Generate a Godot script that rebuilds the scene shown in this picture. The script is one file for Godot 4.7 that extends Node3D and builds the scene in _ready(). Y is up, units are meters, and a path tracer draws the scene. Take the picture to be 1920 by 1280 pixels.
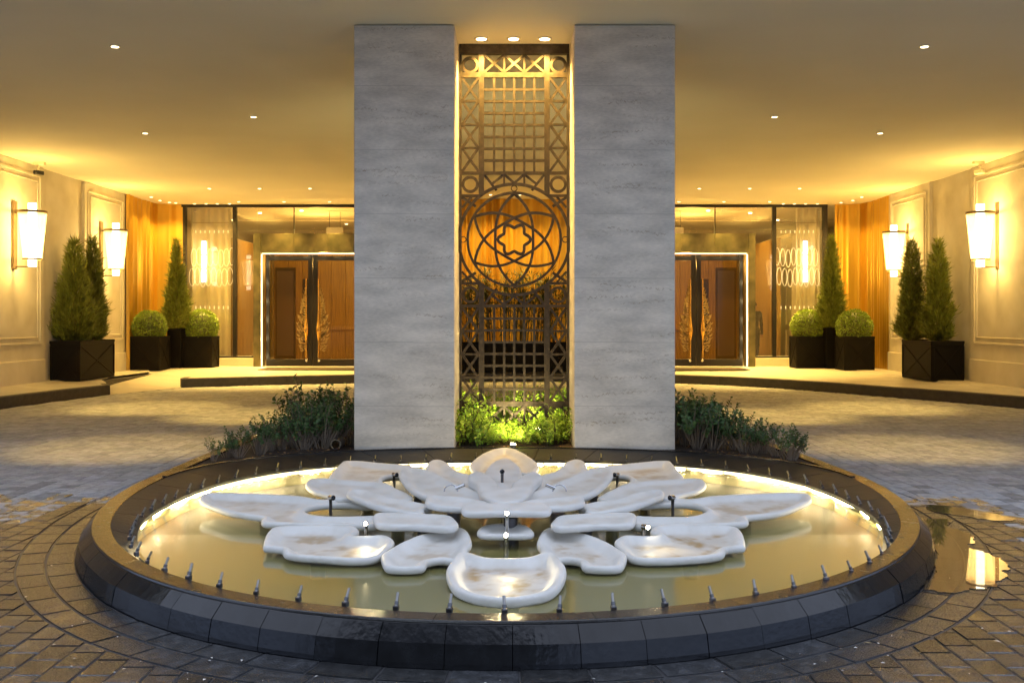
extends Node3D

const EYE := 1.491
const CEIL := 4.473
const FLOOR := 0.25
var M := {}
var rng := RandomNumberGenerator.new()

# ---------------------------------------------------------------- helpers
func P(x: float, y: float, d: float) -> Vector3:      # d = metres away from the camera station
	return Vector3(x, y, -d)

func lin(r: float, g: float, b: float) -> Color:
	return Color(r, g, b).linear_to_srgb()

func mat(key: String, c: Color, rough := 0.7, metal := 0.0) -> StandardMaterial3D:
	var m := StandardMaterial3D.new()
	m.resource_name = key
	m.albedo_color = Color(c.r, c.g, c.b).linear_to_srgb()
	m.roughness = rough
	m.metallic = metal
	M[key] = m
	return m

func glow(key: String, c: Color, e: float) -> StandardMaterial3D:
	var m := mat(key, Color(0.8, 0.75, 0.65), 0.5)
	m.emission_enabled = true
	m.emission = c.linear_to_srgb()
	m.emission_energy_multiplier = e
	return m

func noise_tex(seed_: int, freq: float, ramp: Array, size := 512, normal := false, bump := 4.0, octaves := 4) -> NoiseTexture2D:
	var n := FastNoiseLite.new()
	n.seed = seed_
	n.frequency = freq
	n.noise_type = FastNoiseLite.TYPE_SIMPLEX_SMOOTH
	n.fractal_octaves = octaves
	var t := NoiseTexture2D.new()
	t.width = size
	t.height = size
	t.seamless = true
	t.noise = n
	if normal:
		t.as_normal_map = true
		t.bump_strength = bump
	else:
		var g := Gradient.new()
		var off := PackedFloat32Array()
		var cols := PackedColorArray()
		for i in ramp.size():
			off.append(ramp[i][0])
			cols.append((ramp[i][1] as Color).linear_to_srgb())
		g.offsets = off
		g.colors = cols
		t.color_ramp = g
	return t

func grey(v: float) -> Color:
	return Color(v, v, v)

func tri(m: StandardMaterial3D, s: float, world := true) -> void:
	m.uv1_triplanar = true
	m.uv1_world_triplanar = world
	m.uv1_scale = Vector3(s, s, s)

func numbered(n: String, par: Node) -> String:
	if not par.has_node(n):
		return n
	var key := "n_" + n
	var i: int = par.get_meta(key, 0) + 1
	while par.has_node("%s_%03d" % [n, i]):
		i += 1
	par.set_meta(key, i)
	return "%s_%03d" % [n, i]

func put(par: Node, n: String, mesh: Mesh, m: Material, at := Transform3D()) -> MeshInstance3D:
	var o := MeshInstance3D.new()
	o.name = numbered(n, par)
	o.mesh = mesh
	o.material_override = m
	o.transform = at
	par.add_child(o, true)
	return o

func tag(o: Node, label: String, category: String, group := "", kind := "") -> Node:
	if label: o.set_meta("label", label)
	if category: o.set_meta("category", category)
	if group: o.set_meta("group", group)
	if kind: o.set_meta("kind", kind)
	return o

func thing(n: String, label: String, category: String, at := Vector3.ZERO, turn := 0.0, group := "") -> Node3D:
	var o := Node3D.new()
	o.name = numbered(n, self)
	add_child(o, true)
	o.position = at
	o.rotation.y = turn
	tag(o, label, category, group)
	return o

func dup(src: Node3D, label: String, at: Vector3, turn := 0.0, sc := 1.0, group := "") -> Node3D:
	var o: Node3D = src.duplicate()
	o.name = numbered(String(src.name).rstrip("0123456789").trim_suffix("_"), self)
	add_child(o, true)
	o.position = at
	o.rotation.y = turn
	o.scale = Vector3(sc, sc, sc)
	o.set_meta("label", label)
	if group: o.set_meta("group", group)
	return o

# a small mesh collector with its own normals
class MB:
	var v := PackedVector3Array()
	var n := PackedVector3Array()
	var c := PackedColorArray()
	var uv := PackedVector2Array()
	var use_c := false
	var use_uv := false
	var col := Color.WHITE
	var i := PackedInt32Array()
	func t3(a: Vector3, b: Vector3, d: Vector3, out: Vector3) -> void:
		var nn := (b - a).cross(d - a).normalized()
		var flip := nn.dot(out) > 0.0
		if not flip: nn = -nn
		if flip: nn = nn
		var k := v.size()
		v.append(a); v.append(b); v.append(d)
		for q in 3:
			n.append(nn)
			if use_c: c.append(col)
			if use_uv: uv.append(Vector2.ZERO)
		if flip: i.append_array([k, k + 2, k + 1])
		else: i.append_array([k, k + 1, k + 2])
	func q4(a: Vector3, b: Vector3, d: Vector3, e: Vector3, out: Vector3) -> void:
		var nn := (d - a).cross(e - b).normalized()
		if nn == Vector3.ZERO: nn = out.normalized()
		var flip := nn.dot(out) > 0.0
		if not flip: nn = -nn
		var k := v.size()
		v.append(a); v.append(b); v.append(d); v.append(e)
		for q in 4:
			n.append(nn)
			if use_c: c.append(col)
			if use_uv: uv.append(Vector2.ZERO)
		if flip: i.append_array([k, k + 2, k + 1, k, k + 3, k + 2])
		else: i.append_array([k, k + 1, k + 2, k, k + 2, k + 3])
	func hexa(p: Array, skip_bottom := false) -> void:   # 4 bottom, 4 top, same order round
		var ce := Vector3.ZERO
		for x in p: ce += x
		ce /= 8.0
		q4(p[4], p[5], p[6], p[7], (p[4] + p[6]) / 2.0 - ce)
		if not skip_bottom: q4(p[0], p[1], p[2], p[3], (p[0] + p[2]) / 2.0 - ce)
		for a in 4:
			var b := (a + 1) % 4
			q4(p[a], p[b], p[b + 4], p[a + 4], (p[a] + p[b] + p[a + 4] + p[b + 4]) / 4.0 - ce)
	func box(ce: Vector3, s: Vector3, bas := Basis(), bev := 0.0) -> void:
		var h := s / 2.0
		if bev <= 0.0:
			var p := []
			for y in [-1, 1]:
				for xz in [[-1, -1], [1, -1], [1, 1], [-1, 1]]:
					p.append(ce + bas * Vector3(h.x * xz[0], h.y * y, h.z * xz[1]))
			hexa(p)
			return
		bev = minf(bev, minf(h.x, minf(h.y, h.z)) * 0.9)
		var g := h - Vector3(bev, bev, bev)
		var f := func(sx: int, sy: int, sz: int, ax: int) -> Vector3:
			var q := Vector3(g.x * sx, g.y * sy, g.z * sz)
			q[ax] = h[ax] * [sx, sy, sz][ax]
			return ce + bas * q
		for ax in 3:
			for s2 in [-1, 1]:
				var u := (ax + 1) % 3
				var w := (ax + 2) % 3
				var qs := []
				for e in [[-1, -1], [1, -1], [1, 1], [-1, 1]]:
					var sg := [0, 0, 0]
					sg[ax] = s2; sg[u] = e[0]; sg[w] = e[1]
					qs.append(f.call(sg[0], sg[1], sg[2], ax))
				var o := Vector3.ZERO
				o[ax] = s2
				q4(qs[0], qs[1], qs[2], qs[3], bas * o)
			var u2 := (ax + 1) % 3
			var w2 := (ax + 2) % 3
			for a in [-1, 1]:
				for b in [-1, 1]:
					var s0 := [0, 0, 0]; var s1 := [0, 0, 0]
					s0[u2] = a; s0[w2] = b; s1[u2] = a; s1[w2] = b
					s0[ax] = -1; s1[ax] = 1
					var oo := Vector3.ZERO
					oo[u2] = a; oo[w2] = b
					q4(f.call(s0[0], s0[1], s0[2], u2), f.call(s1[0], s1[1], s1[2], u2), f.call(s1[0], s1[1], s1[2], w2), f.call(s0[0], s0[1], s0[2], w2), bas * oo)
		for a in [-1, 1]:
			for b in [-1, 1]:
				for d in [-1, 1]:
					t3(f.call(a, b, d, 0), f.call(a, b, d, 1), f.call(a, b, d, 2), bas * Vector3(a, b, d))
	func bar(a: Vector3, b: Vector3, wide: float, deep: float, side := Vector3(0, 0, 1)) -> void:   # flat bar, deep along side
		var d := (b - a)
		var x := d.normalized()
		var z := (side - x * side.dot(x)).normalized()
		box((a + b) / 2.0, Vector3(d.length(), wide, deep), Basis(x, z.cross(x), z))
	func prism(poly: PackedVector2Array, y0: float, y1: float, bottom := false) -> void:   # poly in (x, depth)
		var ix := Geometry2D.triangulate_polygon(poly)
		for k in range(0, ix.size(), 3):
			t3(Vector3(poly[ix[k]].x, y1, -poly[ix[k]].y), Vector3(poly[ix[k + 1]].x, y1, -poly[ix[k + 1]].y), Vector3(poly[ix[k + 2]].x, y1, -poly[ix[k + 2]].y), Vector3.UP)
			if bottom: t3(Vector3(poly[ix[k]].x, y0, -poly[ix[k]].y), Vector3(poly[ix[k + 1]].x, y0, -poly[ix[k + 1]].y), Vector3(poly[ix[k + 2]].x, y0, -poly[ix[k + 2]].y), Vector3.DOWN)
		var ccw := not Geometry2D.is_polygon_clockwise(poly)
		for k in poly.size():
			var a := poly[k]
			var b := poly[(k + 1) % poly.size()]
			var e := b - a
			var o := Vector2(e.y, -e.x) * (1.0 if ccw else -1.0)
			if Geometry2D.is_point_in_polygon((a + b) / 2.0 + o.normalized() * 0.0005, poly): o = -o
			q4(Vector3(a.x, y0, -a.y), Vector3(b.x, y0, -b.y), Vector3(b.x, y1, -b.y), Vector3(a.x, y1, -a.y), Vector3(o.x, 0, -o.y))
	func grid(pts: Array, nu: int, nv: int, closed_u := false, flip := false) -> void:   # smooth sheet, pts[u * nv + v]
		var k := v.size()
		for p in pts:
			v.append(p)
			n.append(Vector3.ZERO)
			if use_c: c.append(col)
			if use_uv: uv.append(Vector2.ZERO)
		for a in (nu if closed_u else nu - 1):
			var a2 := (a + 1) % nu
			for b in nv - 1:
				var q := [k + a * nv + b, k + a * nv + b + 1, k + a2 * nv + b + 1, k + a2 * nv + b]
				if flip: q.reverse()
				i.append_array([q[0], q[1], q[2], q[0], q[2], q[3]])
				var nn := -(v[q[1]] - v[q[0]]).cross(v[q[2]] - v[q[0]]) - (v[q[2]] - v[q[0]]).cross(v[q[3]] - v[q[0]])
				for z in q: n[z] += nn
		for z in range(k, v.size()):
			n[z] = n[z].normalized() if n[z].length() > 1e-12 else Vector3.UP
	func tube(path: Array, rad: Array, sides := 8) -> void:
		var pts := []
		var nv := sides + 1
		var last := Vector3.ZERO
		var ref := Vector3(0.31, 0.17, 0.94)
		for a in path.size():
			var d: Vector3 = (path[mini(a + 1, path.size() - 1)] - path[maxi(a - 1, 0)]).normalized()
			if d.dot(last) < 0.0: d = -d
			last = d
			var x := d.cross(ref).normalized()
			if x.length() < 0.5: x = d.cross(Vector3.RIGHT).normalized()
			var y := x.cross(d)
			for b in nv:
				var t := TAU * b / sides
				pts.append(path[a] + (x * cos(t) + y * sin(t)) * rad[a])
		var k := v.size()
		grid(pts, path.size(), nv)
		for a in path.size():      # exact radial normals
			for b in nv:
				n[k + a * nv + b] = (pts[a * nv + b] - path[a]).normalized() if rad[a] > 1e-6 else n[k + a * nv + b]
	func lathe(prof: Array, at := Vector3.ZERO, sides := 24) -> void:   # prof of (r, y); sharp where points repeat
		var nv := prof.size()
		var pts := []
		for a in sides:
			var t := -TAU * a / sides
			for p in prof: pts.append(at + Vector3(cos(t) * p.x, p.y, sin(t) * p.x))
		grid(pts, sides, nv, true)
	func mesh() -> ArrayMesh:
		var a := []
		a.resize(Mesh.ARRAY_MAX)
		a[Mesh.ARRAY_VERTEX] = v
		a[Mesh.ARRAY_NORMAL] = n
		if use_c: a[Mesh.ARRAY_COLOR] = c
		if use_uv: a[Mesh.ARRAY_TEX_UV] = uv
		a[Mesh.ARRAY_INDEX] = i
		var m := ArrayMesh.new()
		m.add_surface_from_arrays(Mesh.PRIMITIVE_TRIANGLES, a)
		return m

func box_mesh(ce: Vector3, s: Vector3, bev := 0.0, bas := Basis()) -> ArrayMesh:
	var b := MB.new()
	b.box(ce, s, bas, bev)
	return b.mesh()

# surface nets over a sampled field (negative inside)
func nets(f: PackedFloat32Array, nx: int, ny: int, nz: int, o: Vector3, cell: float, tint = null, mirror := false) -> ArrayMesh:
	var idx := PackedInt32Array()
	idx.resize(nx * ny * nz)
	idx.fill(-1)
	var v := PackedVector3Array()
	var sx := ny * nz
	var offs := [0, 1, nz, nz + 1, sx, sx + 1, sx + nz, sx + nz + 1]
	var edges := [[0, 1], [2, 3], [4, 5], [6, 7], [0, 2], [1, 3], [4, 6], [5, 7], [0, 4], [1, 5], [2, 6], [3, 7]]
	var cp := [Vector3(0, 0, 0), Vector3(0, 0, 1), Vector3(0, 1, 0), Vector3(0, 1, 1), Vector3(1, 0, 0), Vector3(1, 0, 1), Vector3(1, 1, 0), Vector3(1, 1, 1)]
	for x in nx - 1:
		for y in ny - 1:
			var base := x * sx + y * nz
			for z in nz - 1:
				var k := base + z
				var neg := 0
				if f[k] < 0.0: neg += 1
				if f[k + 1] < 0.0: neg += 1
				if f[k + nz] < 0.0: neg += 1
				if f[k + nz + 1] < 0.0: neg += 1
				if f[k + sx] < 0.0: neg += 1
				if f[k + sx + 1] < 0.0: neg += 1
				if f[k + sx + nz] < 0.0: neg += 1
				if f[k + sx + nz + 1] < 0.0: neg += 1
				if neg == 0 or neg == 8: continue
				var s := Vector3.ZERO
				var c := 0
				for e in edges:
					var a: float = f[k + offs[e[0]]]
					var b: float = f[k + offs[e[1]]]
					if (a < 0.0) != (b < 0.0):
						s += (cp[e[0]] as Vector3).lerp(cp[e[1]], a / (a - b))
						c += 1
				idx[k] = v.size()
				v.append(o + (Vector3(x, y, z) + s / c) * cell)
	var ind := PackedInt32Array()
	for x in range(1, nx - 1):
		for y in range(1, ny - 1):
			for z in range(1, nz - 1):
				var k := x * sx + y * nz + z
				var a := f[k] < 0.0
				if a != (f[k + 1] < 0.0): _quad(ind, idx[k], idx[k - sx], idx[k - sx - nz], idx[k - nz], a)
				if a != (f[k + nz] < 0.0): _quad(ind, idx[k], idx[k - 1], idx[k - sx - 1], idx[k - sx], a)
				if a != (f[k + sx] < 0.0): _quad(ind, idx[k], idx[k - nz], idx[k - nz - 1], idx[k - 1], a)
	if mirror:
		for k in v.size(): v[k] = Vector3(-v[k].x, v[k].y, v[k].z)
		for k in range(0, ind.size(), 3):
			var t := ind[k + 1]
			ind[k + 1] = ind[k + 2]
			ind[k + 2] = t
	var n := PackedVector3Array()
	n.resize(v.size())
	for k in range(0, ind.size(), 3):
		var nn := -(v[ind[k + 1]] - v[ind[k]]).cross(v[ind[k + 2]] - v[ind[k]])
		n[ind[k]] += nn
		n[ind[k + 1]] += nn
		n[ind[k + 2]] += nn
	for k in n.size(): n[k] = n[k].normalized()
	var a2 := []
	a2.resize(Mesh.ARRAY_MAX)
	a2[Mesh.ARRAY_VERTEX] = v
	a2[Mesh.ARRAY_NORMAL] = n
	a2[Mesh.ARRAY_INDEX] = ind
	if tint != null:
		var c := PackedColorArray()
		for k in v.size(): c.append(tint.call(v[k], n[k]))
		a2[Mesh.ARRAY_COLOR] = c
	var m := ArrayMesh.new()
	m.add_surface_from_arrays(Mesh.PRIMITIVE_TRIANGLES, a2)
	return m

func _quad(ind: PackedInt32Array, a: int, b: int, c: int, d: int, flip: bool) -> void:
	if flip: ind.append_array([a, c, b, a, d, c])
	else: ind.append_array([a, b, c, a, c, d])

# a closed smooth outline from "x,y x,y" in centimetres
func outline(s: String, per := 3) -> PackedVector2Array:
	var p := []
	for w in s.split(" "):
		var q := w.split(",")
		p.append(Vector2(float(q[0]), float(q[1])) / 100.0)
	var out := PackedVector2Array()
	for k in p.size():
		for j in per:
			out.append((p[k] as Vector2).cubic_interpolate(p[(k + 1) % p.size()], p[k - 1], p[(k + 2) % p.size()], float(j) / per))
	return out

func sd_poly(p: Vector2, poly: PackedVector2Array) -> float:
	var d := 1e9
	var s := 1.0
	var j := poly.size() - 1
	for k in poly.size():
		var vi := poly[k]
		var e := poly[j] - vi
		var w := p - vi
		var b := w - e * clampf(w.dot(e) / maxf(e.length_squared(), 1e-9), 0.0, 1.0)
		d = minf(d, b.length_squared())
		var c1 := p.y >= vi.y
		var c2 := p.y < poly[j].y
		var c3 := e.x * w.y > e.y * w.x
		if (c1 and c2 and c3) or (not c1 and not c2 and not c3): s = -s
		j = k
	return s * sqrt(d)

# ---------------------------------------------------------------- plan curves of the fountain, (x, depth)
func in_outer(p: Vector2) -> float:
	return pow(absf(p.x + 0.04) / 2.96, 2.1) + pow(absf(8.2 - p.y) / 3.88, 2.1) - 1.0

func in_slab(p: Vector2) -> float:
	if p.y < 8.1: return pow(absf(p.x + 0.03) / 2.83, 2.1) + pow(absf(8.1 - p.y) / 3.69, 2.1) - 1.0
	return pow(absf(p.x + 0.03) / 2.83, 2.3) + pow(absf(p.y - 8.1) / 1.96, 2.3) - 1.0

func in_water(p: Vector2) -> float:
	if p.y < 7.09: return pow(absf(p.x + 0.01) / 2.49, 2.0) + pow(absf(p.y - 7.09) / 2.49, 2.0) - 1.0
	return pow(absf(p.x + 0.01) / 2.49, 2.7) + pow(absf(p.y - 7.09) / 2.36, 2.7) - 1.0

func ray(f: Callable, t: float) -> Vector2:            # t = 0 to the right, PI/2 away, -PI/2 towards the camera
	var c := Vector2(-0.02, 7.3)
	var d := Vector2(cos(t), sin(t))
	var lo := 0.0
	var hi := 6.0
	for k in 34:
		var m := (lo + hi) / 2.0
		if f.call(c + d * m) < 0.0: lo = m
		else: hi = m
	return c + d * lo

func island_path() -> PackedVector2Array:              # closed, anticlockwise in (x, depth): right side, back, left side, front
	var p := PackedVector2Array()
	for q in [[2.92, 8.2], [2.86, 9.2], [2.72, 10.9], [2.6, 12.4], [2.3, 13.1], [1.6, 13.5], [0, 13.65], [-1.8, 13.5], [-2.5, 13.1], [-2.86, 12.4], [-2.94, 10.9], [-2.98, 9.6]]:
		p.append(Vector2(q[0], q[1]))
	var n := 72
	for k in n:
		var t := PI + PI * k / n
		var c := cos(t)
		var s := sin(t)
		p.append(Vector2(-0.04 + 2.96 * signf(c) * pow(absf(c), 2.0 / 2.1), 8.2 - 3.88 * pow(absf(s), 2.0 / 2.1)))
	return p

func path_normals(p: PackedVector2Array) -> PackedVector2Array:   # outward for an anticlockwise path
	var n := PackedVector2Array()
	for k in p.size():
		var t := (p[(k + 1) % p.size()] - p[k - 1 if k > 0 else p.size() - 1]).normalized()
		n.append(Vector2(t.y, -t.x))
	return n

func grown(p: PackedVector2Array, by: float) -> PackedVector2Array:
	var n := path_normals(p)
	var out := PackedVector2Array()
	for k in p.size(): out.append(p[k] + n[k] * by)
	return out

# resample a closed path to pieces of about the given length: array of [points along, outward normals]
func pieces(p: PackedVector2Array, length: float, gap: float, sub := 3) -> Array:
	var cum := [0.0]
	for k in p.size(): cum.append(cum[-1] + p[k].distance_to(p[(k + 1) % p.size()]))
	var n := path_normals(p)
	var total: float = cum[-1]
	var cnt := int(round(total / length))
	var out := []
	for c in cnt:
		var a := total * c / cnt + gap / 2.0
		var b := total * (c + 1) / cnt - gap / 2.0
		var pts := []
		var ns := []
		for j in sub + 1:
			var s := lerpf(a, b, float(j) / sub)
			var lo := 0
			var hi := p.size()
			while hi - lo > 1:
				var m := (lo + hi) / 2
				if cum[m] <= s: lo = m
				else: hi = m
			var f: float = (s - cum[lo]) / maxf(cum[lo + 1] - cum[lo], 1e-6)
			pts.append(p[lo].lerp(p[(lo + 1) % p.size()], f))
			ns.append(n[lo].lerp(n[(lo + 1) % p.size()], f).normalized())
		out.append([pts, ns])
	return out

# a stone that follows a path: profile of (outward offset, height) points, drawn as quads, with end caps
func swept(b: MB, pts: Array, ns: Array, prof: Array) -> void:
	var mid := Vector3.ZERO
	for q in prof:
		var w: Vector2 = pts[pts.size() / 2] + ns[pts.size() / 2] * q.x
		mid += P(w.x, q.y, w.y)
	mid /= prof.size()
	for j in pts.size() - 1:
		for k in prof.size():
			var k2 := (k + 1) % prof.size()
			var a: Vector2 = pts[j] + ns[j] * prof[k].x
			var a2: Vector2 = pts[j] + ns[j] * prof[k2].x
			var c: Vector2 = pts[j + 1] + ns[j + 1] * prof[k].x
			var c2: Vector2 = pts[j + 1] + ns[j + 1] * prof[k2].x
			var e := Vector2(prof[k2].x - prof[k].x, prof[k2].y - prof[k].y)
			var o2 := Vector2(e.y, -e.x)       # profile given clockwise seen along the path
			var o := P(ns[j].x * o2.x, o2.y, ns[j].y * o2.x)
			b.q4(P(a.x, prof[k].y, a.y), P(a2.x, prof[k2].y, a2.y), P(c2.x, prof[k2].y, c2.y), P(c.x, prof[k].y, c.y), o)
	for e in [0, pts.size() - 1]:
		var ring := PackedVector2Array()
		for q in prof: ring.append(q)
		var ix := Geometry2D.triangulate_polygon(ring)
		var other: Vector2 = pts[1] if e == 0 else pts[pts.size() - 2]
		var away: Vector2 = pts[e] - other
		for k in range(0, ix.size(), 3):
			var tr := []
			for z in 3:
				var w: Vector2 = pts[e] + ns[e] * prof[ix[k + z]].x
				tr.append(P(w.x, prof[ix[k + z]].y, w.y))
			b.t3(tr[0], tr[1], tr[2], P(away.x, 0, away.y))

# ---------------------------------------------------------------- lights
func spot(at: Vector3, aim: Vector3, e: float, angle: float, c: Color, size := 0.04, soft := 0.8) -> void:
	var l := SpotLight3D.new()
	l.name = numbered("spot_light", self)
	add_child(l, true)
	l.position = at
	var d := (aim - at).normalized()
	l.look_at_from_position(at, aim, Vector3.UP if absf(d.y) < 0.98 else Vector3.FORWARD)
	l.light_energy = e
	l.spot_angle = angle
	l.spot_angle_attenuation = soft
	l.spot_range = 40.0
	l.spot_attenuation = 2.0
	l.light_color = c.linear_to_srgb()
	l.light_size = size
	l.shadow_enabled = true

func omni(at: Vector3, e: float, c: Color, size := 0.02) -> void:
	var l := OmniLight3D.new()
	l.name = numbered("lamp_light", self)
	add_child(l, true)
	l.position = at
	l.light_energy = e
	l.omni_range = 30.0
	l.omni_attenuation = 2.0
	l.light_color = c.linear_to_srgb()
	l.light_size = size
	l.shadow_enabled = true

const WARM := Color(1.0, 0.62, 0.14)
const GOLD := Color(1.0, 0.55, 0.12)
const LEDC := Color(1.0, 0.80, 0.42)

#@READY
func _ready() -> void:
	var cam := Camera3D.new()
	cam.name = "camera"
	add_child(cam)
	cam.position = Vector3(0, EYE, 0)
	cam.projection = Camera3D.PROJECTION_FRUSTUM
	cam.near = 0.1
	cam.far = 400.0
	cam.size = 0.1 * 1280.0 / 1867.0
	cam.frustum_offset = Vector2(0, -0.1 * 43.0 / 1867.0)
	cam.current = true
	var sky := ProceduralSkyMaterial.new()
	sky.sky_top_color = Color(0.83, 0.87, 0.96)
	sky.sky_horizon_color = Color(0.55, 0.62, 0.76)
	sky.sky_curve = 0.30
	sky.sky_energy_multiplier = 1.30
	sky.ground_bottom_color = Color(0.22, 0.23, 0.26)
	sky.ground_horizon_color = Color(0.35, 0.37, 0.42)
	sky.ground_energy_multiplier = 1.0
	var env := Environment.new()
	env.background_mode = Environment.BG_SKY
	env.sky = Sky.new()
	env.sky.sky_material = sky
	env.tonemap_mode = Environment.TONE_MAPPER_LINEAR
	env.tonemap_exposure = 1.24
	env.sdfgi_enabled = true
	env.ssao_enabled = true
	env.ssil_enabled = true
	var we := WorldEnvironment.new()
	we.name = "environment"
	we.environment = env
	add_child(we)
	var sun := DirectionalLight3D.new()
	sun.name = "dusk_sun"
	add_child(sun)
	sun.light_energy = 0.15
	sun.light_angular_distance = 40.0
	sun.light_color = lin(0.70, 0.82, 1.0)
	sun.look_at_from_position(Vector3(-4, 9, 10), Vector3(0, 0, -2))
	sun.shadow_enabled = true
	rng.seed = 7
	materials()
	ground()
	building()
	fronts()
	pillars_and_grille()
	fountain()
	sculpture()
	lamps()
	planters()
	island_plants()
	small_things()
	single_out()

#@MATERIALS
func materials() -> void:
	var m: StandardMaterial3D
	var grain := noise_tex(3, 0.06, [], 512, true, 6.0, 5)
	var fine := noise_tex(4, 0.25, [], 512, true, 3.0, 3)
	# pavers
	m = mat("paver_dry", Color(1, 1, 1), 0.85)
	m.albedo_texture = noise_tex(11, 0.02, [[0.0, Color(0.28, 0.285, 0.30)], [0.5, Color(0.40, 0.41, 0.435)], [1.0, Color(0.50, 0.51, 0.54)]])
	m.normal_enabled = true; m.normal_texture = grain; m.normal_scale = 0.5
	m.vertex_color_use_as_albedo = true
	tri(m, 0.8)
	m = mat("paver_damp", Color(1, 1, 1), 1.0)
	m.albedo_texture = noise_tex(12, 0.012, [[0.0, Color(0.05, 0.048, 0.046)], [0.42, Color(0.08, 0.075, 0.072)], [0.56, Color(0.38, 0.37, 0.37)], [1.0, Color(0.46, 0.45, 0.45)]])
	m.roughness_texture = noise_tex(12, 0.012, [[0.0, grey(0.03)], [0.42, grey(0.06)], [0.56, grey(0.45)], [1.0, grey(0.7)]])
	m.normal_enabled = true; m.normal_texture = grain; m.normal_scale = 0.45
	m.vertex_color_use_as_albedo = true
	tri(m, 0.9)
	m = mat("paver_wet", Color(1, 1, 1), 1.0)
	m.albedo_texture = noise_tex(13, 0.02, [[0.0, Color(0.018, 0.019, 0.021)], [0.5, Color(0.035, 0.037, 0.041)], [1.0, Color(0.075, 0.078, 0.086)]])
	m.roughness_texture = noise_tex(14, 0.02, [[0.0, grey(0.004)], [0.5, grey(0.014)], [1.0, grey(0.06)]])
	m.normal_enabled = true; m.metallic_specular = 0.62; m.normal_texture = noise_tex(41, 0.16, [], 512, true, 6.0, 4); m.normal_scale = 0.28
	m.vertex_color_use_as_albedo = true
	tri(m, 1.1)
	mat("joint_wet", Color(0.03, 0.03, 0.033), 0.5)
	mat("paving_far", Color(0.34, 0.33, 0.32), 0.8)
	m = mat("joint_sand", Color(0.022, 0.021, 0.021), 0.8)
	# kerb, walkway
	m = mat("kerb", Color(1, 1, 1), 0.6)
	m.albedo_texture = noise_tex(15, 0.02, [[0.0, Color(0.035, 0.03, 0.028)], [1.0, Color(0.075, 0.065, 0.06)]])
	tri(m, 0.7)
	m = mat("walkway", Color(1, 1, 1), 0.42)
	m.albedo_texture = noise_tex(16, 0.006, [[0.0, Color(0.42, 0.38, 0.32)], [0.5, Color(0.50, 0.46, 0.40)], [1.0, Color(0.56, 0.52, 0.46)]])
	m.normal_enabled = true; m.normal_texture = fine; m.normal_scale = 0.12
	m.uv1_triplanar = true; m.uv1_world_triplanar = true; m.uv1_scale = Vector3(0.12, 0.5, 0.6)
	# basin stone
	m = mat("basalt", Color(1, 1, 1), 1.0)
	m.albedo_texture = noise_tex(17, 0.02, [[0.0, Color(0.004, 0.004, 0.005)], [1.0, Color(0.012, 0.013, 0.016)]])
	m.roughness_texture = noise_tex(18, 0.012, [[0.0, grey(0.008)], [0.5, grey(0.02)], [1.0, grey(0.06)]])
	m.metallic_specular = 0.42
	m.normal_enabled = true; m.normal_texture = grain; m.normal_scale = 0.05
	tri(m, 0.9)
	m = mat("basalt_top", Color(1, 1, 1), 1.0)
	m.albedo_texture = noise_tex(17, 0.02, [[0.0, Color(0.007, 0.006, 0.006)], [1.0, Color(0.018, 0.016, 0.015)]])
	m.roughness_texture = noise_tex(19, 0.015, [[0.0, grey(0.008)], [0.55, grey(0.03)], [1.0, grey(0.10)]])
	m.normal_enabled = true; m.normal_texture = fine; m.normal_scale = 0.35
	tri(m, 0.9)
	m = mat("rim_stone", Color(1, 1, 1), 0.5)
	m.albedo_texture = noise_tex(33, 0.02, [[0.0, Color(0.012, 0.012, 0.013)], [1.0, Color(0.030, 0.030, 0.033)]])
	m.metallic_specular = 0.32
	m.normal_enabled = true; m.normal_texture = grain; m.normal_scale = 0.12
	tri(m, 0.9)
	m = mat("tile", Color(1, 1, 1), 0.35)
	m.vertex_color_use_as_albedo = true
	m.albedo_texture = noise_tex(20, 0.02, [[0.0, Color(0.6, 0.6, 0.6)], [1.0, Color(1, 1, 1)]])
	tri(m, 1.0)
	mat("grout", Color(0.50, 0.46, 0.28), 0.8)
	m = mat("water", Color(0.56, 0.52, 0.17), 0.0)
	m.transparency = BaseMaterial3D.TRANSPARENCY_ALPHA
	m.albedo_color.a = 0.27
	m.roughness = 0.11
	m.normal_enabled = true
	m.normal_texture = noise_tex(21, 0.006, [], 512, true, 1.2, 2)
	m.normal_scale = 0.02
	tri(m, 0.5)
	m = mat("puddle", Color(0.05, 0.045, 0.035), 0.0)
	m.transparency = BaseMaterial3D.TRANSPARENCY_ALPHA
	m.albedo_color.a = 0.55
	m.roughness = 0.015
	m.normal_enabled = true
	m.normal_texture = noise_tex(22, 0.004, [], 512, true, 1.0, 2)
	m.normal_scale = 0.04
	tri(m, 0.6)
	m = mat("marble", Color(1, 1, 1), 0.16)
	m.vertex_color_use_as_albedo = true
	m.albedo_texture = noise_tex(23, 0.010, [[0.0, Color(0.55, 0.53, 0.48)], [0.45, Color(0.63, 0.62, 0.585)], [1.0, Color(0.69, 0.685, 0.66)]], 512, false, 1.0, 6)
	m.roughness_texture = noise_tex(24, 0.02, [[0.0, grey(0.12)], [1.0, grey(0.38)]])
	m.roughness = 1.0
	tri(m, 0.9)
	# building
	m = mat("plaster", Color(1, 1, 1), 0.85)
	m.albedo_texture = noise_tex(25, 0.004, [[0.0, Color(0.80, 0.74, 0.56)], [1.0, Color(0.86, 0.80, 0.62)]])
	tri(m, 0.15)
	m = mat("wall_stone", Color(1, 1, 1), 0.75)
	m.albedo_texture = noise_tex(26, 0.006, [[0.0, Color(0.52, 0.47, 0.37)], [0.5, Color(0.60, 0.55, 0.45)], [1.0, Color(0.66, 0.61, 0.52)]], 512, false, 1.0, 5)
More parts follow.
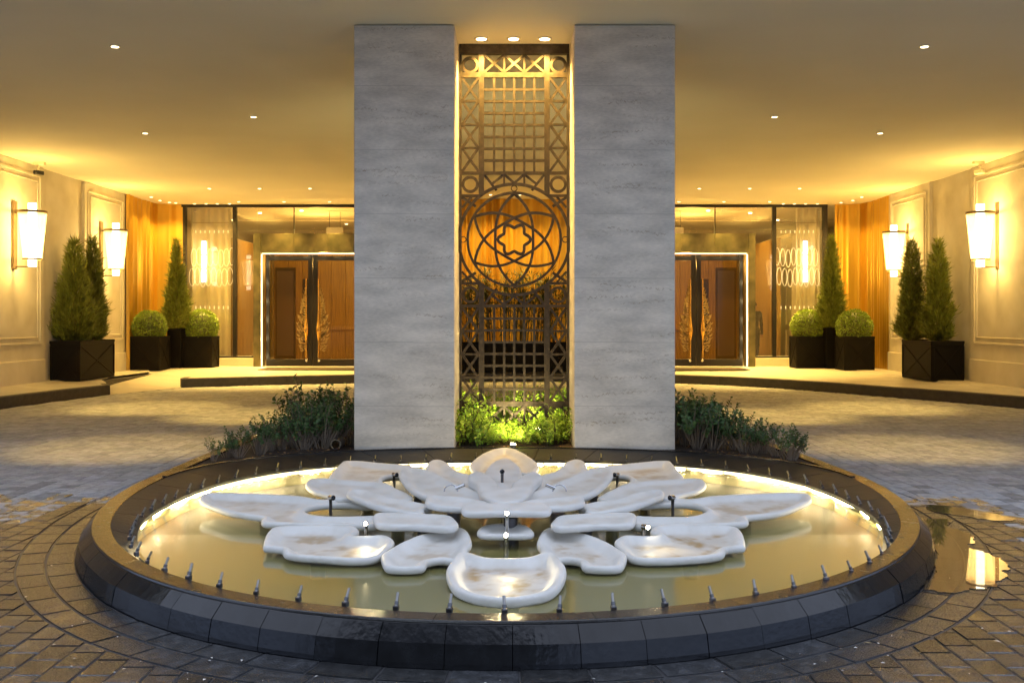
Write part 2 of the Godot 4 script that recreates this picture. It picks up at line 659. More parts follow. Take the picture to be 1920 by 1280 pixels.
	m.normal_enabled = true; m.normal_texture = fine; m.normal_scale = 0.08
	tri(m, 0.35)
	m = mat("marble_pillar", Color(1, 1, 1), 0.55)
	m.albedo_texture = pillar_texture()
	m.uv1_scale = Vector3(1, 1, 1)
	m.normal_enabled = true; m.normal_texture = noise_tex(27, 0.05, [], 512, true, 2.0, 5); m.normal_scale = 0.15
	m = mat("gold_curtain", Color(0.66, 0.39, 0.055), 0.32, 0.72)
	mat("dark_metal", Color(0.018, 0.015, 0.013), 0.4, 0.3)
	m = mat("grille", Color(1, 1, 1), 0.42, 0.55)
	m.albedo_texture = noise_tex(28, 0.02, [[0.0, Color(0.024, 0.018, 0.014)], [0.6, Color(0.046, 0.034, 0.025)], [1.0, Color(0.085, 0.06, 0.04)]])
	tri(m, 1.5)
	m = mat("bronze", Color(1, 1, 1), 0.38, 0.75)
	m.albedo_texture = noise_tex(29, 0.008, [[0.0, Color(0.10, 0.095, 0.045)], [0.5, Color(0.17, 0.15, 0.075)], [1.0, Color(0.26, 0.21, 0.10)]])
	tri(m, 0.5)
	m = mat("lamp_metal", Color(0.22, 0.16, 0.09), 0.4, 0.7)
	m = mat("glass", Color(0.5, 0.45, 0.35), 0.0)
	m.transparency = BaseMaterial3D.TRANSPARENCY_ALPHA
	m.albedo_color.a = 0.06
	m.roughness = 0.02
	m = mat("amber_glass", Color(0.10, 0.05, 0.008), 0.0)
	m.metallic_specular = 0.2
	m.transparency = BaseMaterial3D.TRANSPARENCY_ALPHA
	m.albedo_color.a = 0.22
	m.roughness = 0.02
	m = mat("wood", Color(1, 1, 1), 0.45)
	m.albedo_texture = noise_tex(30, 0.02, [[0.0, Color(0.14, 0.07, 0.010)], [0.5, Color(0.24, 0.13, 0.018)], [1.0, Color(0.34, 0.20, 0.03)]])
	m.uv1_triplanar = true; m.uv1_scale = Vector3(2.5, 0.12, 2.5)
	mat("panel_paint", Color(0.50, 0.42, 0.28), 0.6)
	mat("cream", Color(0.66, 0.60, 0.48), 0.8)
	m = mat("sheer", Color(0.50, 0.43, 0.27), 0.9)
	m.backlight_enabled = true
	m.backlight = Color(0.6, 0.6, 0.6)
	mat("brass", Color(0.75, 0.42, 0.09), 0.25, 0.9)
	mat("etch", Color(0.30, 0.21, 0.09), 0.9)
	mat("mat_fabric", Color(0.06, 0.045, 0.035), 0.95)
	m = mat("planter", Color(0.007, 0.006, 0.006), 0.6)
	m.metallic_specular = 0.25
	mat("soil", Color(0.06, 0.038, 0.025), 0.95)
	M.soil.albedo_texture = noise_tex(31, 0.06, [[0.0, Color(0.25, 0.22, 0.2)], [1.0, Color(1, 0.9, 0.8)]])
	tri(M.soil, 1.5)
	mat("chrome", Color(0.62, 0.62, 0.64), 0.16, 1.0)
	mat("steel_mid", Color(0.30, 0.29, 0.28), 0.3, 1.0)
	mat("steel_dark", Color(0.12, 0.12, 0.13), 0.3, 0.9)
	for k in [["leaf_box", Color(0.27, 0.38, 0.06)], ["leaf_conifer", Color(0.22, 0.26, 0.045)], ["leaf_shrub", Color(0.075, 0.15, 0.045)], ["leaf_lime", Color(0.22, 0.38, 0.03)], ["leaf_bamboo", Color(0.05, 0.075, 0.02)]]:
		m = mat(k[0], k[1], 0.5)
		m.vertex_color_use_as_albedo = true
		m.backlight_enabled = true
		m.backlight = Color(0.5, 0.5, 0.4)
	mat("bark", Color(0.20, 0.16, 0.12), 0.9)
	mat("culm", Color(0.07, 0.06, 0.025), 0.5)
	mat("white_box", Color(0.7, 0.68, 0.62), 0.5)
	mat("black_plastic", Color(0.015, 0.015, 0.016), 0.35)
	mat("cloth", Color(0.015, 0.014, 0.014), 0.9)
	mat("skin", Color(0.45, 0.27, 0.18), 0.6)
	glow("downlight", Color(1.0, 0.80, 0.45), 6.0)
	glow("tube", Color(1.0, 0.90, 0.66), 5.0)
	glow("led", Color(1.0, 0.86, 0.55), 3.0)
	glow("portal_led", Color(1.0, 0.74, 0.42), 2.6)
	glow("lens", Color(1.0, 0.88, 0.6), 60.0)
	glow("chain_light", Color(1.0, 0.80, 0.42), 0.75)
	m = glow("shade", Color(1.0, 0.84, 0.50), 0.6)
	m.albedo_color = lin(0.85, 0.75, 0.5)
	m.transparency = BaseMaterial3D.TRANSPARENCY_ALPHA
	m.albedo_color.a = 0.4
	m.roughness = 0.2
	M.grain = grain

func pillar_texture(sd := 5) -> ImageTexture:
	var w := 512
	var h := 1024
	var n := FastNoiseLite.new()
	n.seed = sd
	n.frequency = 0.006
	n.fractal_octaves = 6
	var n2 := FastNoiseLite.new()
	n2.seed = 9
	n2.frequency = 0.12
	n2.fractal_octaves = 3
	var n3 := FastNoiseLite.new()
	n3.seed = 15
	n3.frequency = 0.02
	var im := Image.create(w, h, false, Image.FORMAT_RGB8)
	for y in h:
		for x in w:
			var a := n.get_noise_2d(x * 0.5, y * 3.4) * 0.5 + n2.get_noise_2d(x * 0.25, y * 2.2) * 0.22
			var f := n3.get_noise_2d(x, y * 3.0)
			var v := 0.62 + a * 0.36
			if f > 0.33: v += (f - 0.33) * 0.1
			im.set_pixel(x, y, lin(v * 0.99, v * 0.905, v * 0.775))
	var r := RandomNumberGenerator.new()
	r.seed = 16 + sd
	for k in 120:
		var x := r.randf_range(-60, w)
		var y0 := r.randf_range(4, h - 4)
		var y := y0
		var slope := r.randf_range(-0.06, 0.06)
		var steps := r.randi_range(40, 420)
		var dark := r.randf_range(0.12, 0.5) if k % 5 else r.randf_range(0.6, 1.0)
		for q in steps:
			x += 1.0
			y0 += slope
			y += r.randf_range(-1.5, 1.5) + (y0 - y) * 0.12
			if x < 0 or x >= w or y < 2 or y >= h - 2: continue
			var dd := dark * clampf(0.35 + 1.6 * n2.get_noise_2d(x * 0.35, k * 40.0), 0.0, 1.0)
			for o in [[0, 0, 0.9], [0, 1, 0.6], [0, -1, 0.25]]:
				var yy := int(y) + o[1] as int
				im.set_pixel(int(x), yy, im.get_pixel(int(x), yy).lerp(lin(0.27, 0.20, 0.13), clampf(dd * o[2], 0, 0.6)))
	for k in range(1, 7):
		for x in w:
			var yy := int(h * k / 7.0) + (1 if x > 300 else 0)
			im.set_pixel(x, yy, im.get_pixel(x, yy).lerp(lin(0.27, 0.24, 0.20), 0.5))
	for k in 160:
		var x := r.randi_range(3, w - 4)
		var y := r.randi_range(3, h - 4)
		for s in r.randi_range(1, 5):
			im.set_pixel(x + r.randi_range(-2, 2), y + r.randi_range(-1, 1), lin(0.66, 0.65, 0.63))
	return ImageTexture.create_from_image(im)

# ---------------------------------------------------------------- ground and paving
const KERB_RIGHT := [[-7.19, 21.45], [-5.5, 22.3], [-3.66, 22.95], [-1.8, 23.4], [0.2, 23.6], [2.2, 23.4], [3.78, 22.9], [4.8, 22.2], [5.6, 21.35], [6.4, 20.2], [7.16, 18.9], [7.9, 17.6], [8.49, 16.4], [8.75, 14.6], [8.8, 12.0], [8.8, 7.0]]
const KERB_LEFT := [[-8.95, 7.0], [-8.95, 12.0], [-8.75, 14.6], [-8.43, 16.5], [-8.15, 18.2], [-7.87, 19.5]]

func wet_at(x: float, d: float, to_basin: float) -> int:      # 0 dry, 1 damp, 2 wet
	var w := rng.randf_range(-0.25, 0.25)
	if d < 5.9 + w or to_basin < 0.5 and d < 8.0: return 2
	if x < 0.0:
		if d < 7.15 + w: return 2
		return 1 if d < 8.3 + w else 0
	if d < 6.15 + w or to_basin < 0.75 + w and d < 7.6: return 2 if to_basin < 0.8 else 1
	return 1 if d < 6.5 + w * 2.0 or to_basin < 1.3 + w and d < 8.3 else 0

func ground() -> void:
	var b := MB.new()
	b.q4(P(-150, -0.03, -150), P(150, -0.03, -150), P(150, -0.03, 150), P(-150, -0.03, 150), Vector3.UP)
	put(self, "ground", b.mesh(), M.paving_far).set_meta("kind", "structure")
	var road := MeshInstance3D.new()
	road.name = "driveway"
	b = MB.new()
	b.q4(P(-12, -0.006, 6.9), P(12, -0.006, 6.9), P(12, -0.006, 24.6), P(-12, -0.006, 24.6), Vector3.UP)
	road.mesh = b.mesh()
	road.material_override = M.joint_sand
	add_child(road)
	road.set_meta("kind", "structure")
	var jb := MB.new()
	jb.q4(P(-12, -0.006, -3), P(12, -0.006, -3), P(12, -0.006, 6.9), P(-12, -0.006, 6.9), Vector3.UP)
	put(road, "wet_joints", jb.mesh(), M.joint_wet)
	var island := island_path()
	var wall_line := grown(island, 0.095)
	var ring1 := grown(island, 0.10 + 0.158)
	var ring2 := grown(island, 0.10 + 0.316)
	var road_poly := PackedVector2Array([Vector2(-7.87, 19.5)])
	for k in KERB_RIGHT: road_poly.append(Vector2(k[0], k[1]))
	road_poly.append_array(PackedVector2Array([Vector2(8.8, 2.9), Vector2(-8.95, 2.9)]))
	for k in KERB_LEFT.size() - 1: road_poly.append(Vector2(KERB_LEFT[k][0], KERB_LEFT[k][1]))
	# paver variants
	var mats := []
	for t in ["paver_dry", "paver_damp", "paver_wet"]:
		var row := []
		for q in [1.0, 0.82, 1.16]:
			var m: StandardMaterial3D = M[t].duplicate()
			m.albedo_color = Color(q, q * 0.99, q * 0.97) if q <= 1.0 else Color(1, 1, 1)
			m.vertex_color_use_as_albedo = false
			row.append(m)
		mats.append(row)
	var pb := MB.new()
	var hx := 0.0697
	var hz := 0.0902
	var cf := 0.0055
	var lo := []
	var hi := []
	var bo := []
	for e in [[-1, -1], [1, -1], [1, 1], [-1, 1]]:
		lo.append(Vector3(e[0] * hx, -0.004, e[1] * hz))
		hi.append(Vector3(e[0] * (hx - cf), 0.0, e[1] * (hz - cf)))
		bo.append(Vector3(e[0] * hx, -0.03, e[1] * hz))
	pb.q4(hi[0], hi[1], hi[2], hi[3], Vector3.UP)
	for k in 4:
		var k2 := (k + 1) % 4
		var o: Vector3 = (lo[k] + lo[k2]); o.y = 0.0
		pb.q4(lo[k], lo[k2], hi[k2], hi[k], o.normalized() + Vector3.UP)
		pb.q4(bo[k], bo[k2], lo[k2], lo[k], o)
	var pm := pb.mesh()
	var cells := []
	var cut := []
	for cx in range(-66, 68):
		for cz in range(0, 116):
			var x := cx * 0.146
			var d := 2.95 + cz * 0.187 + (0.0935 if posmod(cx, 2) else 0.0)
			var q := Vector2(x, d)
			if not Geometry2D.is_point_in_polygon(q, road_poly): continue
			var sd := sd_poly(q, ring2) if absf(x) < 3.8 and d < 14.5 else 9.0
			if sd > 0.125: cells.append([x, d, sd])
			elif sd > -0.125: cut.append([x, d, sd])
	cells.sort_custom(func(a, c): return a[1] < c[1])
	var singles := 0
	var many := [[], [], []]
	for c in cells:
		var w := wet_at(c[0], c[1], c[2] + 0.316)
		var px: float = 960 + 1867 * c[0] / c[1]
		var py: float = 597 + 1867 * EYE / c[1]
		var shows: bool = px > -60 and px < 1980 and py < 1300
		var tf := Transform3D(Basis(Vector3.UP, rng.randf_range(-0.012, 0.012)).rotated(Vector3.RIGHT, rng.randf_range(-0.006, 0.006)).rotated(Vector3.BACK, rng.randf_range(-0.006, 0.006)), P(c[0] + rng.randf_range(-0.002, 0.002), rng.randf_range(-0.002, 0.001), c[1] + rng.randf_range(-0.002, 0.002)))
		if shows and singles < 210:
			put(road, "paver", pm, mats[w][rng.randi() % 3], tf)
			singles += 1
		else:
			many[w].append(tf)
	for w in 3:
		var mm := MultiMesh.new()
		mm.transform_format = MultiMesh.TRANSFORM_3D
		mm.use_colors = true
		mm.mesh = pm
		mm.instance_count = many[w].size()
		for k in many[w].size():
			mm.set_instance_transform(k, many[w][k])
			var v := rng.randf_range(0.78, 1.12)
			mm.set_instance_color(k, Color(v, v * rng.randf_range(0.97, 1.02), v * rng.randf_range(0.95, 1.03)))
		var o := MultiMeshInstance3D.new()
		o.name = numbered("paver_field", road)
		o.multimesh = mm
		o.material_override = [M.paver_dry, M.paver_damp, M.paver_wet][w]
		o.set_meta("kind", "stuff")
		road.add_child(o, true)
	# pavers cut to the ring, and two courses of ring pavers
	var far := [MB.new(), MB.new(), MB.new()]
	for q in far: q.use_c = true
	var shaped := []
	for c in cut:
		var pv := PackedVector2Array([Vector2(c[0] - hx, c[1] - hz), Vector2(c[0] + hx, c[1] - hz), Vector2(c[0] + hx, c[1] + hz), Vector2(c[0] - hx, c[1] + hz)])
		for r in Geometry2D.clip_polygons(pv, grown(ring2, 0.006)):
			if r.size() > 2 and absf(area(r)) > 0.0012: shaped.append([r, c[1]])
	for pair in [[wall_line, 0.0], [ring1, 0.0]]:
		for pc in pieces(pair[0], 0.29, 0.007, 2):
			var r := PackedVector2Array()
			for k in pc[0].size(): r.append(pc[0][k] + pc[1][k] * 0.003)
			for k in pc[0].size():
				var z: int = pc[0].size() - 1 - k
				r.append(pc[0][z] + pc[1][z] * 0.1555)
			shaped.append([r, (pc[0][1] as Vector2).y])
	shaped.sort_custom(func(a, c): return a[1] < c[1])
	var n := 0
	for s in shaped:
		var ce := Vector2.ZERO
		for q in s[0]: ce += q / float(s[0].size())
		var w := wet_at(ce.x, ce.y, 0.3)
		var top := rng.randf_range(-0.002, 0.001)
		if n < 88:
			var sb := MB.new()
			slab_prism(sb, s[0], -0.03, top)
			put(road, "paver", sb.mesh(), mats[w][rng.randi() % 3])
			n += 1
		else:
			var v := rng.randf_range(0.8, 1.1)
			far[w].col = Color(v, v, v)
			slab_prism(far[w], s[0], -0.03, top)
	for w in 3:
		if far[w].v.size():
			put(road, "edge_paver_field", far[w].mesh(), [M.paver_dry, M.paver_damp, M.paver_wet][w]).set_meta("kind", "stuff")
	# walkway, ramp, kerbs
	var wk := MB.new()
	var edge := []
	edge.append([-7.75, 24.6, 0.25])
	edge.append([-7.5, 23.4, 0.22])
	for k in KERB_RIGHT: edge.append([k[0] + (0.02 if k[0] < 8 else 0.0), k[1] + 0.1, 0.19])
	for q in [[9.25, 7.0, 0.25], [9.25, 24.3, 0.25], [8.2, 26.2, 0.25], [4, 26.2, 0.25], [-4, 26.2, 0.25], [-8.7, 26.2, 0.25], [-9.5, 24.6, 0.25]]: edge.append(q)
	sheet(wk, edge)
	put(self, "walkway", wk.mesh(), M.walkway).set_meta("kind", "structure")
	wk = MB.new()
	edge = []
	for k in KERB_LEFT: edge.append([k[0] - 0.09, k[1], 0.19])
	for q in [[-8.2, 20.1, 0.2], [-8.55, 20.7, 0.22], [-8.6, 21.4, 0.24], [-8.45, 23.2, 0.25], [-9.0, 24.6, 0.25], [-9.5, 24.6, 0.25], [-9.5, 7.0, 0.25]]: edge.append(q)
	sheet(wk, edge)
	put(self, "walkway_side", wk.mesh(), M.walkway).set_meta("kind", "structure")
	wk = MB.new()
	sheet(wk, [[-7.9, 19.4, 0.002], [-7.15, 21.5, 0.002], [-7.4, 23.4, 0.21], [-7.7, 24.65, 0.246], [-9.1, 24.65, 0.246], [-8.75, 23.2, 0.2], [-8.8, 21.4, 0.12], [-8.7, 20.6, 0.06]])
	put(self, "ramp", wk.mesh(), M.walkway).set_meta("kind", "structure")
	kerb_run("kerb", [[-7.75, 24.55], [-7.5, 23.4], [-7.24, 21.9]] + KERB_RIGHT)
	kerb_run("kerb", KERB_LEFT + [[-8.2, 20.05], [-8.5, 20.6], [-8.52, 21.4], [-8.4, 23.2]])
	# puddle right of the basin
	var rough := FastNoiseLite.new()
	rough.frequency = 0.06
	var pu := PackedVector2Array()
	for k in outline("296,42 306,46 311,42 324,40 314,14 313,3 317,-10 314,-26 299,-50 300,-62 303,-76 300,-99 288,-118 276,-136 262,-150 246,-158 232,-156 226,-150 236,-138 256,-101 275,-52 287,-5 292,25", 8): pu.append(Vector2(k.x + rough.get_noise_2d(k.x * 90.0, k.y * 90.0) * 0.05, k.y + 7.0 + rough.get_noise_2d(k.y * 90.0, k.x * 90.0 + 50.0) * 0.08))
	b = MB.new()
	b.prism(pu, -0.02, 0.0045)
	var o := put(self, "puddle_water", b.mesh(), M.puddle)
	tag(o, "", "", "", "structure")
	pu = PackedVector2Array()
	for k in outline("330,92 348,88 364,66 372,44 366,30 350,34 340,52 326,66", 8): pu.append(Vector2(k.x + rough.get_noise_2d(k.x * 90.0, k.y * 90.0) * 0.05, k.y + 7.0 + rough.get_noise_2d(k.y * 90.0, k.x * 90.0 + 50.0) * 0.08))
	b = MB.new()
	b.prism(pu, -0.02, 0.0045)
	o = put(self, "puddle_water", b.mesh(), M.puddle)
	tag(o, "", "", "", "structure")

func area(p: PackedVector2Array) -> float:
	var a := 0.0
	for k in p.size(): a += p[k].cross(p[(k + 1) % p.size()])
	return a / 2.0

func slab_prism(b: MB, poly: PackedVector2Array, y0: float, y1: float) -> void:
	var inner := Geometry2D.offset_polygon(poly, -0.005)
	if inner.size() != 1 or inner[0].size() < 3:
		b.prism(poly, y0, y1)
		return
	b.prism(inner[0], y1 - 0.005, y1)
	b.prism(poly, y0, y1 - 0.0045)

func sheet(b: MB, e: Array) -> void:
	var p := PackedVector2Array()
	for q in e: p.append(Vector2(q[0], q[1]))
	var ix := Geometry2D.triangulate_polygon(p)
	for k in range(0, ix.size(), 3):
		var t := []
		for z in 3:
			var q: Array = e[ix[k + z]]
			t.append(P(q[0], q[2], q[1]))
		b.t3(t[0], t[1], t[2], Vector3.UP)

func kerb_run(n: String, line: Array) -> void:
	var t := thing("kerb", "dark stone kerb along the right and back of the driveway, below the doors" if line.size() > 12 else "short dark stone kerb by the left wall, ending at the ramp", "kerb")
	var c := Curve2D.new()
	for k in line.size():
		var a := Vector2(line[k][0], line[k][1])
		var pr := Vector2(line[maxi(k - 1, 0)][0], line[maxi(k - 1, 0)][1])
		var nx := Vector2(line[mini(k + 1, line.size() - 1)][0], line[mini(k + 1, line.size() - 1)][1])
		var h := (nx - pr) / 6.0
		c.add_point(a, -h, h)
	var total := c.get_baked_length()
	var cnt := int(total / 0.9)
	for k in cnt:
		var pts := []
		var ns := []
		for j in 5:
			var s := lerpf(total * k / cnt + 0.002, total * (k + 1) / cnt - 0.002, j / 4.0)
			var a := c.sample_baked(s)
			var tg := (c.sample_baked(minf(s + 0.05, total)) - c.sample_baked(maxf(s - 0.05, 0.0))).normalized()
			pts.append(a)
			ns.append(Vector2(tg.y, -tg.x))
		var b := MB.new()
		swept(b, pts, ns, [Vector2(0.0, -0.03), Vector2(0.0, 0.185), Vector2(-0.012, 0.197), Vector2(-0.13, 0.199), Vector2(-0.13, -0.03)])
		put(t, "kerb_stone", b.mesh(), M.kerb)

# ---------------------------------------------------------------- building shell
func building() -> void:
	var c := thing("canopy", "smooth plaster ceiling of the porch over the driveway, lit yellow", "ceiling")
	put(c, "soffit", box_mesh(P(0, CEIL + 0.3, 19.3), Vector3(26, 0.6, 22.6)), M.plaster)
	# side walls with raised panels
	for s in [-1, 1]:
		var side := "left" if s < 0 else "right"
		var face := 9.35 if s < 0 else 9.18
		var w := thing("side_wall", "cream stone wall with raised moulded panels along the %s side of the porch" % side, "wall")
		put(w, "wall", box_mesh(P(s * (face + 0.2), 2.2, 16.35), Vector3(0.4, 4.6, 15.5)), M.wall_stone)
		var spans := [[11.2, 14.2], [15.3, 19.72], [21.6, 23.85]] if s < 0 else [[11.2, 14.2], [15.3, 19.75], [21.7, 24.05]]
		for sp in spans:
			var mid: float = (sp[0] + sp[1]) / 2.0
			var len: float = sp[1] - sp[0]
			put(w, "raised_panel", box_mesh(P(s * (face - 0.02), 2.5, mid), Vector3(0.1, 3.94, len), 0.008), M.wall_stone)
			var fr := MB.new()
			for ins in [[0.16, 0.045], [0.27, 0.025]]:
				var i0: float = ins[0]
				var x: float = s * (face - 0.075)
				var y0 := 0.85 + i0
				var y1 := 4.44 - i0
				fr.box(P(x, y0, mid), Vector3(0.03, ins[1], len - 2 * i0), Basis(), 0.008)
				fr.box(P(x, y1, mid), Vector3(0.03, ins[1], len - 2 * i0), Basis(), 0.008)
				for e in [-1, 1]:
					fr.box(P(x, (y0 + y1) / 2.0, mid + e * (len / 2.0 - i0)), Vector3(0.032, y1 - y0 - ins[1] * 1.02, ins[1]), Basis(), 0.008)
			put(w, "panel_moulding", fr.mesh(), M.wall_stone)
			put(w, "skirting", box_mesh(P(s * (face - 0.035), 0.44, mid), Vector3(0.13, 0.5, len + 0.02), 0.01), M.wall_stone)
	# solid mass round the lobby so that no sky leaks in
	var sh := thing("building_shell", "hotel building behind the glass fronts, its walls and roof closing the lobby", "building")
	put(sh, "back_wall", box_mesh(P(0, 2.2, 33.4), Vector3(26, 5.2, 0.4)), M.panel_paint)
	put(sh, "roof", box_mesh(P(0, 4.70, 32.0), Vector3(26, 0.5, 3.6)), M.plaster)
	put(sh, "end_wall", box_mesh(P(-10.6, 2.2, 29.0), Vector3(0.4, 5.2, 9.2)), M.wall_stone)
	put(sh, "end_wall", box_mesh(P(10.6, 2.2, 29.0), Vector3(0.4, 5.2, 9.2)), M.wall_stone)
	var b := MB.new()
	b.q4(P(-10.4, 0.246, 26.0), P(10.4, 0.246, 26.0), P(10.4, 0.246, 33.3), P(-10.4, 0.246, 33.3), Vector3.UP)
	put(self, "lobby_floor", b.mesh(), M.walkway).set_meta("kind", "structure")
	# gold pleated curtain walls
	for s in [-1, 1]:
		var ox := 0.0 if s < 0 else 0.09
		var path := []
		for q in [[-9.27, 23.86], [-9.30, 24.6], [-9.31, 25.3], [-9.22, 25.85], [-8.98, 26.02], [-8.62, 26.04]]: path.append(Vector2(-s * q[0] * -1.0, q[1]))
		for k in path.size(): path[k].x = s * absf(path[k].x) - (0.17 if s > 0 else 0.0)
		var t := thing("gold_curtain", "pleated gold curtain wall in the corner beside the %s glass front" % ("left" if s < 0 else "right"), "curtain")
		put(t, "pleats", pleats(path, 0.25, CEIL + 0.01, 0.09, 40 + s, 0.62), M.gold_curtain)
	var path := []
	for k in 15:
		var x := lerpf(-3.55, 3.16, k / 14.0)
		path.append(Vector2(x, 24.85 + 1.2 * pow(absf(x + 0.19) / 3.4, 2.2)))
	var t := thing("gold_curtain", "pleated gold curtain wall seen through the grille, behind the bamboo", "curtain")
	put(t, "pleats", pleats(path, 0.25, CEIL + 0.01, 0.13, 77, 1.0), M.gold_curtain)

func pleats(path: Array, y0: float, y1: float, amp: float, seed_: int, share: float) -> ArrayMesh:
	var c := Curve2D.new()
	for k in path.size():
		var h: Vector2 = (path[mini(k + 1, path.size() - 1)] - path[maxi(k - 1, 0)]) / 6.0
		c.add_point(path[k], -h, h)
	var r := RandomNumberGenerator.new()
	r.seed = seed_
	var total := c.get_baked_length()
	var n := int(total / 0.018)
	var pts := []
	var ph := 0.0
	var w := 0.14
	var am := amp
	var flat := 0.0
	for k in n + 1:
		var s := total * k / n
		var a := c.sample_baked(s)
		var tg := (c.sample_baked(minf(s + 0.02, total)) - c.sample_baked(maxf(s - 0.02, 0.0))).normalized()
		ph += total / n / w
		if ph > 1.0:
			ph -= 1.0
			w = r.randf_range(0.09, 0.30)
			am = amp * r.randf_range(0.3, 1.0)
			if s / total > share: am *= 0.25
		var o := (0.5 - 0.5 * cos(TAU * ph)) * am
		var q := a + Vector2(tg.y, -tg.x) * o
		for y in [y0, (y0 + y1) / 2.0, y1]: pts.append(P(q.x, y, q.y))
	var b := MB.new()
	b.grid(pts, n + 1, 3)
	return b.mesh()

# ---------------------------------------------------------------- glass fronts, portals and the lobby behind them
func fronts() -> void:
	for s in [-1, 1]:
		var side := "left" if s < 0 else "right"
		var X := func(u: float) -> float: return -0.196 + s * u
		var g := thing("glass_front", "dark framed glass front with curtain behind it, %s of the doors" % ("to the left" if s < 0 else "to the right"), "glass wall")
		var D := 26.1
		for q in [["jamb", 8.40, 0.12, 0.25, 4.42], ["mullion", 7.07, 0.10, 0.5, 4.42], ["mullion", 5.52, 0.012, 3.7, 4.4], ["jamb", 3.46, 0.10, 0.25, 4.42]]:
			put(g, q[0], box_mesh(P(X.call(q[1]), (q[3] + q[4]) / 2.0, D), Vector3(q[2], q[4] - q[3], 0.12), 0.006), M.dark_metal)
		put(g, "header", box_mesh(P(X.call(5.93), 4.44, D), Vector3(5.06, 0.07, 0.14), 0.006), M.dark_metal)
		put(g, "bottom_rail", box_mesh(P(X.call(7.42), 0.485, D), Vector3(1.86, 0.06, 0.12), 0.006), M.dark_metal)
		put(g, "plinth", box_mesh(P(X.call(7.42), 0.36, D), Vector3(1.86, 0.2, 0.16), 0.006), M.cream)
		for q in [[8.34, 7.12, 0.51, 4.405], [7.02, 6.49, 0.51, 4.405], [6.48, 5.53, 3.69, 4.405], [5.51, 3.51, 3.69, 4.405]]:
			put(g, "pane", box_mesh(P(X.call((q[0] + q[1]) / 2.0), (q[2] + q[3]) / 2.0, D), Vector3(q[0] - q[1], q[3] - q[2], 0.012)), M.glass)
		# portal
		var p := thing("entrance_portal", "bronze clad %s entrance portal with lit edge and double glass doors" % side, "entrance")
		var z := 25.95
		for q in [[6.487, 6.30], [3.708, 3.52]]:
			put(p, "bronze_jamb", box_mesh(P(X.call((q[0] + q[1]) / 2.0), 1.968, z), Vector3(q[0] - q[1], 3.436, 0.5), 0.004), M.bronze)
		for k in 3:
			var a := lerpf(6.297, 3.711, k / 3.0)
			var b2 := lerpf(6.297, 3.711, (k + 1) / 3.0)
			put(p, "bronze_header", box_mesh(P(X.call((a + b2) / 2.0), 3.44, z), Vector3(a - b2 - 0.004, 0.49, 0.496), 0.003), M.bronze)
		for k in 6:
			var h := 0.26 + k * 0.482
			for u in [6.282, 3.726]:
				put(p, "led_strip", box_mesh(P(X.call(u), h + 0.241, z - 0.20), Vector3(0.026, 0.478, 0.03)), M.portal_led)
				omni(P(X.call(u), h + 0.241, z - 0.20), 0.05, LEDC, 0.01)
			var x0 := lerpf(6.27, 3.738, k / 6.0)
			var x1 := lerpf(6.27, 3.738, (k + 1) / 6.0)
			put(p, "led_strip", box_mesh(P(X.call((x0 + x1) / 2.0), 3.168, z - 0.20), Vector3(x0 - x1 - 0.003, 0.026, 0.03)), M.portal_led)
			omni(P(X.call((x0 + x1) / 2.0), 3.168, z - 0.20), 0.05, LEDC, 0.01)
		for e in [1, -1]:
			var c: float = 5.004 + e * 0.62
			var d := Node3D.new()
			d.name = numbered("door", p)
			p.add_child(d, true)
			for q in [[0.0, 0.34, 1.17, 0.18], [0.0, 3.06, 1.17, 0.11]]:
				put(d, "door_rail", box_mesh(P(X.call(c), q[1], 26.0), Vector3(q[2], q[3], 0.06), 0.004), M.dark_metal)
			for q in [-0.555, 0.555]:
				var wd := 0.12 if q * e < 0 else 0.09
				put(d, "door_stile", box_mesh(P(X.call(c + q * 1.0), 1.7, 26.0), Vector3(wd, 2.9, 0.064), 0.004), M.dark_metal)
			put(d, "door_pane", box_mesh(P(X.call(c), 1.71, 26.0), Vector3(1.03, 2.6, 0.014)), M.amber_glass)
			var hb := MB.new()
			var hx: float = X.call(5.004 + e * 0.16)
			var pf := []
			for q in [[0.0, 0.48], [0.016, 0.48], [0.017, 0.9], [0.03, 1.0], [0.055, 1.12], [0.062, 1.2], [0.05, 1.3], [0.028, 1.45], [0.018, 1.7], [0.015, 2.2], [0.012, 2.53], [0.0, 2.53]]: pf.append(Vector2(q[0], q[1]))
			hb.lathe(pf, P(hx, 0, 25.9), 14)
			for y in [0.75, 1.9]: hb.box(P(hx, y, 25.935), Vector3(0.016, 0.016, 0.075))
			put(d, "door_handle", hb.mesh(), M.brass)
			var lk := MB.new()
			lk.lathe([Vector2(0, -0.03), Vector2(0.045, -0.02), Vector2(0.045, 0.02), Vector2(0, 0.03)], Vector3.ZERO, 14)
			put(d, "door_lock", lk.mesh(), M.chrome, Transform3D(Basis(Vector3.RIGHT, PI / 2), P(hx, 0.40, 25.962)))
			put(d, "etched_ornament", ornament(s * e), M.etch, Transform3D(Basis(), P(hx, 0, 25.985)))
		# wood vestibule behind the doors
		var v := thing("vestibule", "amber wood panelled vestibule behind the %s glass doors" % side, "room")
		for k in 9:
			put(v, "wood_panel", box_mesh(P(X.call(6.9 - k * 0.44), 1.95, 30.6), Vector3(0.434, 3.4, 0.05), 0.006), M.wood)
		put(v, "dark_doorway", box_mesh(P(X.call(6.75), 1.65, 30.5), Vector3(0.62, 2.8, 0.06), 0.004), M.dark_metal)
		put(v, "doorway_leaf", box_mesh(P(X.call(6.75), 1.65, 30.46), Vector3(0.5, 2.6, 0.03), 0.004), M.steel_dark)
		put(v, "picture_panel", box_mesh(P(X.call(6.05), 1.6, 30.5), Vector3(0.34, 2.2, 0.05), 0.004), M.dark_metal)
